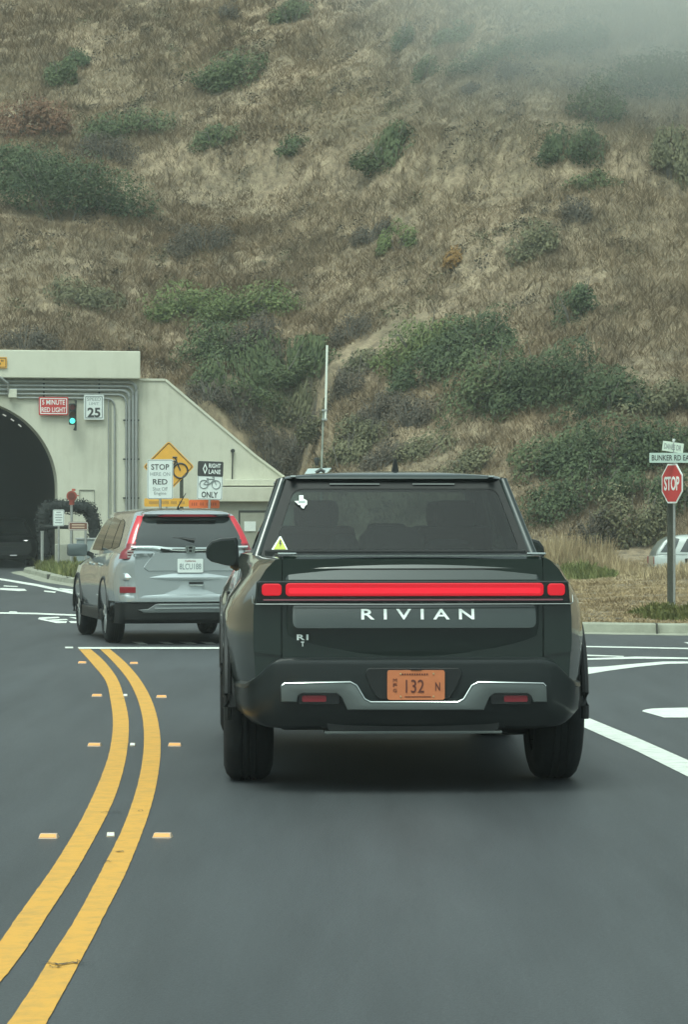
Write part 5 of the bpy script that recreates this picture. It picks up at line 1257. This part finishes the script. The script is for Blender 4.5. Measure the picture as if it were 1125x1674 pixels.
SH = [
 ('large dark green bush at the left edge, halfway up the hillside', 105, 372, 200, 95, 'D'),
 ('dense dark green bush mounded above the large left edge bush', 30, 318, 120, 70, 'D'),
 ('rusty red brown scrub at the left edge of the upper hillside', 50, 232, 110, 66, 'R'),
 ('grey green upright shrub in the upper left corner area', 100, 150, 55, 62, 'G'),
 ('small round dark shrub touching the upright shrub in the upper left', 128, 110, 38, 26, 'D'),
 ('spreading green shrub high on the hill above the tunnel wing wall', 370, 152, 115, 58, 'G'),
 ('low long green shrub right of the rusty scrub', 210, 225, 130, 34, 'G'),
 ('dark grey leafless bush just below the long green shrub', 172, 264, 85, 38, 'B'),
 ('small faint green shrub right of the dark grey leafless bush', 352, 240, 65, 28, 'G'),
 ('flat green tuft of shrub on the trail edge above centre', 475, 255, 58, 16, 'G'),
 ('green shrub touching the top edge left of centre', 475, 42, 60, 34, 'G'),
 ('small brown shrub near the top edge, left of the green one', 375, 36, 30, 26, 'B'),
 ('narrow upright dark green shrub near the top centre', 659, 86, 28, 50, 'D'),
 ('round grey green shrub above the trail in the middle of the hill', 628, 268, 100, 50, 'G'),
 ('long dull green scrub near the top right of centre', 800, 108, 130, 38, 'G'),
 ('pale green scrub just above and left of the long dull scrub', 745, 72, 65, 34, 'G'),
 ('small grey green shrub below the narrow upright one', 692, 130, 38, 32, 'G'),
 ('grey brown rounded scrub below the long dull scrub', 832, 134, 42, 34, 'B'),
 ('tall green shrub on the right of the upper hillside', 975, 205, 85, 62, 'G'),
 ('darker green shrub below the tall one on the upper right', 935, 256, 95, 46, 'D'),
 ('low yellowish green shrub under the pair on the upper right', 970, 308, 80, 26, 'G'),
 ('foggy dark scrub in the top right corner', 1065, 160, 170, 70, 'D'),
 ('foggy dull scrub at the top, left of the corner scrub', 935, 95, 120, 50, 'D'),
 ('olive shrub at the right edge above the trail', 1098, 302, 60, 72, 'O'),
 ('tiny dark brown shrub in the upper centre right', 765, 155, 24, 18, 'B'),
 ('low black brown bush on the bare slope left of centre', 332, 418, 90, 40, 'B'),
 ('small bright green shrub in the middle of the slope', 648, 415, 55, 44, 'Y'),
 ('grey shrub beside the small bright green shrub', 605, 400, 60, 34, 'B'),
 ('faded olive scrub patch on the right middle slope', 872, 428, 80, 55, 'O'),
 ('dark gully bush below the trail on the right', 938, 368, 42, 40, 'B'),
 ('small orange brown shrub in the middle of the slope', 740, 434, 20, 24, 'P'),
 ('solitary dark green bush on the right, above the big thicket', 937, 530, 58, 55, 'D'),
 ('dark grey bush peeking over the tunnel parapet', 40, 572, 85, 34, 'B'),
 ('faded olive scrub above the tunnel parapet', 140, 502, 120, 34, 'O'),
 ('yellow green shrub at the upper left of the thicket by the tunnel', 312, 530, 120, 52, 'Y'),
 ('yellow green shrub crowning the thicket by the tunnel', 400, 535, 130, 54, 'Y'),
 ('dark leafless bush with pale branches inside the thicket by the tunnel', 418, 588, 80, 60, 'B'),
 ('green shrub at the left flank of the thicket by the tunnel', 345, 598, 95, 62, 'G'),
 ('wide green shrub under the leafless bush', 445, 632, 130, 52, 'G'),
 ('olive shrub at the lower left of the thicket by the tunnel', 385, 650, 110, 46, 'G'),
 ('green shrub touching the white aerial', 510, 612, 75, 44, 'G'),
 ('olive shrub on the slope left of the mast pole', 480, 696, 105, 46, 'O'),
 ('rounded olive shrub right of the mast pole', 582, 742, 82, 54, 'O'),
 ('dark brown scrub beside the wing wall end', 450, 768, 80, 52, 'B'),
 ('grey brown scrub right of the white aerial', 568, 655, 60, 60, 'B'),
 ('bright green shrub at the left end of the right thicket', 690, 592, 110, 58, 'Y'),
 ('dark green shrub topping the right thicket', 770, 590, 110, 60, 'D'),
 ('dark shrub below the bright left end of the right thicket', 705, 636, 95, 50, 'D'),
 ('wide green shrub in the middle of the right thicket', 808, 682, 130, 92, 'G'),
 ('large dark green shrub right of the middle in the right thicket', 895, 686, 130, 92, 'D'),
 ('lower green shrub trailing right from the right thicket', 985, 690, 110, 56, 'D'),
 ('olive scrub at the right edge beyond the thicket', 1080, 690, 110, 58, 'O'),
 ('green shrub above the dry grass, right of the truck cab', 905, 776, 120, 66, 'G'),
 ('big dark green bush left of the street name signs', 985, 790, 150, 90, 'D'),
 ('dark green bush behind the street name signs', 1085, 780, 130, 80, 'D'),
 ('dark green bush behind the stop sign, above the parked wagon', 1110, 852, 90, 80, 'D'),
 ('dense green bush filling the slope right of the truck cab', 960, 838, 150, 70, 'D'),
 ('olive twiggy bush left of the parked wagon', 1030, 905, 100, 88, 'O'),
 ('grey brown twiggy bush standing in the dry grass', 975, 908, 75, 64, 'B'),
 ('low olive shrub above the truck roof, left of the roof aerial', 690, 748, 95, 34, 'O'),
 ('low olive shrub peeking over the right of the truck roof', 775, 775, 100, 34, 'O'),
 ('grey scrub low on the slope just right of the mast foot', 620, 770, 80, 40, 'B'),
 ('brown scrub on the slope between the aerial and the right thicket', 615, 700, 80, 44, 'B'),
 ('pale brown scrub below the left end of the right thicket', 665, 702, 90, 40, 'B'),
 ('olive shrub right behind the mast pole', 530, 700, 75, 56, 'O'),
 ('dull green shrub at the foot of the mast pole', 555, 765, 80, 52, 'O'),
 ('brown scrub just left of the mast pole, above the wing wall end', 490, 745, 75, 50, 'B'),
 ('small olive shrub between the two thickets', 590, 610, 50, 34, 'O'),
 ('brown scrub above the small olive shrub between the thickets', 575, 560, 60, 34, 'B'),
 ('low brown scrub above the middle of the wing wall', 395, 700, 80, 40, 'B'),
 ('grey brown scrub along the top of the sloping wing wall', 340, 655, 70, 34, 'B'),
]
for i, (lab, x, y, wp, hp, kd) in enumerate(SH):
    k_ = 1.38 if 'right thicket' in lab and kd != 'B' else 1.22 if ('thicket' in lab or 'bush' in lab or x > 850 and y > 700) else 1.08
    shrub(lab, x, y + hp * .06, wp * k_, hp * (k_ + .05), kd, 100 + i)

# dry grass over the hillside: thin blades, one uncountable thing
def grass(name, X, Y, hgt, wid, nb, m, seed, lean=.35, label='dry straw coloured grass covering the hillside'):
    r_ = np.random.default_rng(seed); n = len(X) * nb; x = np.repeat(X, nb) + r_.normal(0, .07, n); y = np.repeat(Y, nb) + r_.normal(0, .07, n)
    h_ = np.repeat(hgt, nb) * r_.uniform(.5, 1.2, n); z = height(x, y) - .03; a = r_.uniform(0, 2 * np.pi, n); w_ = wid * r_.uniform(.6, 1.4, n)
    dx, dy = np.cos(a) * w_, np.sin(a) * w_ * .5; lx, ly = r_.normal(0, lean, n) * h_, r_.normal(-.1, lean, n) * h_
    v = np.empty((n, 4, 3)); v[:, 0] = np.stack([x - dx, y - dy, z], 1); v[:, 1] = np.stack([x + dx, y + dy, z], 1)
    v[:, 2] = np.stack([x + lx + dx * .35, y + ly + dy * .35, z + h_], 1); v[:, 3] = np.stack([x + lx - dx * .35, y + ly - dy * .35, z + h_], 1)
    o = quads_obj(name, v.reshape(-1, 3), m); tag(o, label, 'grass', kind='stuff'); return o
def grass_mat(name, c0, c1, c2, sc=.45):
    m = bpy.data.materials.new(name); m.use_nodes = True; n = m.node_tree; b = n.nodes['Principled BSDF']; b.inputs['Roughness'].default_value = .85; b.inputs['Specular IOR Level'].default_value = .15
    g = n.nodes.new('ShaderNodeNewGeometry'); t = n.nodes.new('ShaderNodeTexNoise'); t.inputs['Scale'].default_value = sc; t.inputs['Detail'].default_value = 7; t.inputs['Roughness'].default_value = .68
    n.links.new(g.outputs['Position'], t.inputs['Vector'])
    a = n.nodes.new('ShaderNodeMath'); a.operation = 'MULTIPLY_ADD'; a.inputs[1].default_value = .12; n.links.new(g.outputs['Random Per Island'], a.inputs[0])
    s_ = n.nodes.new('ShaderNodeMath'); s_.operation = 'MULTIPLY'; s_.inputs[1].default_value = .9; n.links.new(t.outputs['Fac'], s_.inputs[0]); n.links.new(s_.outputs[0], a.inputs[2])
    r = n.nodes.new('ShaderNodeValToRGB'); e = r.color_ramp.elements; e[0].position = .40; e[0].color = (*c0, 1); e[1].position = .72; e[1].color = (*c2, 1); q = e.new(.55); q.color = (*c1, 1)
    n.links.new(a.outputs[0], r.inputs[0])
    t2 = n.nodes.new('ShaderNodeTexNoise'); t2.inputs['Scale'].default_value = .09; t2.inputs['Detail'].default_value = 4; n.links.new(g.outputs['Position'], t2.inputs['Vector'])
    r3 = n.nodes.new('ShaderNodeValToRGB'); e3 = r3.color_ramp.elements; e3[0].position = .40; e3[0].color = (.78, .70, .61, 1); e3[1].position = .60; e3[1].color = (1.08, 1.05, 1.0, 1); n.links.new(t2.outputs['Fac'], r3.inputs[0])
    mu = n.nodes.new('ShaderNodeMixRGB'); mu.blend_type = 'MULTIPLY'; mu.inputs[0].default_value = 1; n.links.new(r.outputs[0], mu.inputs[1]); n.links.new(r3.outputs[0], mu.inputs[2])
    n.links.new(mu.outputs[0], b.inputs['Base Color']); return m
GM = grass_mat('dry_grass_blades', (.185, .152, .108), (.29, .235, .163), (.40, .33, .235), .8)
def scatter(n, x0, x1, y0, y1, seed, thr=None):
    r_ = np.random.default_rng(seed); X = r_.uniform(x0, x1, n); Y = r_.uniform(y0, y1, n); H = height(X, Y)
    rx, ry = X - PO[0], Y - PO[1]; t = rx * PU[0] + ry * PU[1]; n_ = rx * PN[0] + ry * PN[1]
    k = (H > .05) & ~((n_ > -.3) & (n_ < 1.6) & (t > -9) & (t < 14.6)) & (X < 24)
    k &= (np.abs(X) < Y * .125 + 3.5)
    return X[k], Y[k], H[k]
X, Y, H = scatter(250000, -20, 22, 71, 136, 5); k = H > 1.0; X, Y = X[k], Y[k]
cl = vnoise(X * 1.3, Y * 1.3, 21) + .8 * vnoise(X * .4, Y * .4, 22)
k = cl + np.random.default_rng(1).uniform(-.5, .5, len(X)) > -.95; X, Y, cl = X[k], Y[k], cl[k]
grass('dry_grass', X, Y, .10 + .22 * np.clip(cl + .45, 0, 1), .012, 6, GM, 6, .75)
# low brown and olive scrub between the grass: far too many tufts to count
def low_scrub(name, m, n, seed, label, thr):
    r_ = np.random.default_rng(seed); X, Y, H = scatter(n, -20, 22, 71, 136, seed); k = (H > 1.2) & (vnoise(X * .5, Y * .5, seed) + .6 * vnoise(X * .16, Y * .16, seed + 1) + r_.uniform(-.25, .25, len(X)) > thr); X, Y = X[k], Y[k]
    Vs = []
    for x, y in zip(X, Y):
        w_ = r_.uniform(.16, .5); h_ = w_ * r_.uniform(.4, .9); c = int(90 * w_ * 2); d = r_.normal(size=(c, 3)); d /= np.linalg.norm(d, axis=1)[:, None]; d[:, 2] = np.abs(d[:, 2])
        P_ = d * np.array([w_, w_ * .7, h_]) * r_.uniform(.5, 1.1, (c, 1)); P_[:, 0] += x; P_[:, 1] += y; P_[:, 2] += height(P_[:, 0], P_[:, 1]); Vs.append(leaves(P_, d, .045, r_))
    tag(quads_obj(name, np.concatenate(Vs), m), label, 'scrub', kind='stuff')
low_scrub('brown_scrub', FM['B'], 3600, 51, 'low brown dead scrub tufts scattered over the hillside', .10)
low_scrub('olive_scrub', FM['O'], 1500, 53, 'low olive scrub tufts scattered over the hillside', .20)
# verge on the right: short mown straw, taller straw at the bushes
GM2 = grass_mat('straw_stubble', (.22, .175, .11), (.40, .33, .21), (.55, .46, .30), 1.6)
X, Y, H = scatter(42000, 1.0, 16, 38, 76, 8); k = (H < 1.2); X, Y = X[k], Y[k]; dd_ = seg_dist(X, Y, KERB); k = dd_ > .32; X, Y, dd_ = X[k], Y[k], dd_[k]
k = ~((X > 7.2) & (np.abs(Y - 70) < 3.4)); X, Y, dd_ = X[k], Y[k], dd_[k]
grass('mown_straw', X, Y, np.full(len(X), .05) + .05 * (vnoise(X * 2, Y * 1, 3) + .5) ** 2, .008, 8, GM2, 9, .8, 'short mown straw on the verge behind the kerb')
r_ = np.random.default_rng(12)
X = r_.uniform(3.6, 7.4, 1900); Y = r_.uniform(66.5, 73, 1900); hh_ = (.95 - .16 * np.abs(X - 5.3)) * (.35 + .9 * (vnoise(X * 1.6, Y * .9, 4) + .5)) * np.where(X > 6.4, .35, 1.0); k = hh_ > .1
grass('tall_straw', X[k], Y[k], np.clip(hh_[k], .1, .95) * r_.uniform(.5, 1.0, k.sum()), .009, 7, GM2, 13, .22, 'tall pale straw grass in front of the bushes right of the truck')
X = r_.uniform(6.4, 9.8, 1500); Y = r_.uniform(60.5, 65.5, 1500); grass('tall_straw', X, Y, r_.uniform(.06, .26, 1500), .009, 7, GM2, 14, .4, 'wispy straw on the bank hiding the lower half of the pale wagon')
GG = grass_mat('green_grass_blades', (.085, .105, .04), (.15, .175, .065), (.27, .27, .12), 1.5)
def patch(name, cx, cy, rx, ry, n, hh, seed, label, wid=.02, lean=.3):
    r_ = np.random.default_rng(seed); a = r_.uniform(0, 2 * np.pi, n); q = np.sqrt(r_.uniform(0, 1, n)); X = cx + rx * q * np.cos(a); Y = cy + ry * q * np.sin(a); k = height(X, Y) > .02
    X, Y, q = X[k], Y[k], q[k]; grass(name, X, Y, hh * (1.15 - .7 * q), wid, 6, GG, seed + 1, lean, label)
p = px(945, 930, 65); patch('green_weeds', p.x, p.y, .8, 1.5, 380, .36, 31, 'green weeds growing at the foot of the tall straw')
p = gnd(1085, 1000, .15); patch('green_weeds', p.x - .05, p.y, .30, 1.2, 700, .20, 33, 'green weeds around the foot of the wooden post')
p = gnd(1118, 1002, .15); patch('green_weeds', p.x + .15, p.y, .35, 1.2, 500, .20, 35, 'green weeds right of the stop sign post')
# grass island in front of the portal
r_ = np.random.default_rng(41); X = r_.uniform(-10, 1, 26000); Y = r_.uniform(45, 90, 26000); sd_ = seg_dist(X, Y, KERB); rx, ry = X - PO[0], Y - PO[1]; n_ = rx * PN[0] + ry * PN[1]
k = (~inside(X, Y, ROADPOLY)) & (sd_ > .3) & (n_ < -.1) & (sd_ < 5.5) & (X < .5); X, Y = X[k], Y[k]
grass('green_island_grass', X, Y, .16 + .22 * (vnoise(X * .8, Y * .8, 5) + .5), .022, 5, GG, 42, .3, 'green grass on the island in front of the tunnel portal')

# ------------------------------------------------------------------ air
hz = MB().box((4, 36, 29.5), (152, 300, 61)).build('haze', bpy.data.materials.new('haze_air')); tag(hz, kind='stuff')
hz.data.materials[0].use_nodes = True; n = hz.data.materials[0].node_tree; n.nodes.clear(); o_ = n.nodes.new('ShaderNodeOutputMaterial'); pv = n.nodes.new('ShaderNodeVolumePrincipled')
pv.inputs['Color'].default_value = (.90, .97, .95, 1); pv.inputs['Density'].default_value = .0007; pv.inputs['Anisotropy'].default_value = .1
n.links.new(pv.outputs[0], o_.inputs['Volume'])
# a bank of fog drifting over the upper right of the hill
bm = bmesh.new(); bmesh.ops.create_icosphere(bm, subdivisions=3, radius=1); me = bpy.data.meshes.new('fog_bank'); bm.to_mesh(me); bm.free()
fb = bpy.data.objects.new('fog_bank', me); COL.objects.link(fb); fb.location = (15.5, 101, 24.5); fb.scale = (21, 8.5, 14); tag(fb, kind='stuff')
m = bpy.data.materials.new('fog'); m.use_nodes = True; n = m.node_tree; n.nodes.clear(); me.materials.append(m)
o_ = n.nodes.new('ShaderNodeOutputMaterial'); pv = n.nodes.new('ShaderNodeVolumePrincipled'); pv.inputs['Color'].default_value = (.96, 1.0, .985, 1)
tc = n.nodes.new('ShaderNodeTexCoord'); ln = n.nodes.new('ShaderNodeVectorMath'); ln.operation = 'LENGTH'; n.links.new(tc.outputs['Object'], ln.inputs[0])
mr = n.nodes.new('ShaderNodeMapRange'); mr.interpolation_type = 'SMOOTHSTEP'; mr.inputs[1].default_value = 1.0; mr.inputs[2].default_value = .1; mr.inputs[3].default_value = 0; mr.inputs[4].default_value = 1; n.links.new(ln.outputs['Value'], mr.inputs[0])
ns = n.nodes.new('ShaderNodeTexNoise'); ns.inputs['Scale'].default_value = 1.6; ns.inputs['Detail'].default_value = 3; n.links.new(tc.outputs['Object'], ns.inputs['Vector'])
mm = n.nodes.new('ShaderNodeMath'); mm.operation = 'MULTIPLY'; n.links.new(mr.outputs[0], mm.inputs[0]); n.links.new(ns.outputs['Fac'], mm.inputs[1])
m2 = n.nodes.new('ShaderNodeMath'); m2.operation = 'MULTIPLY'; m2.inputs[1].default_value = .40; n.links.new(mm.outputs[0], m2.inputs[0]); n.links.new(m2.outputs[0], pv.inputs['Density'])
n.links.new(pv.outputs[0], o_.inputs['Volume'])
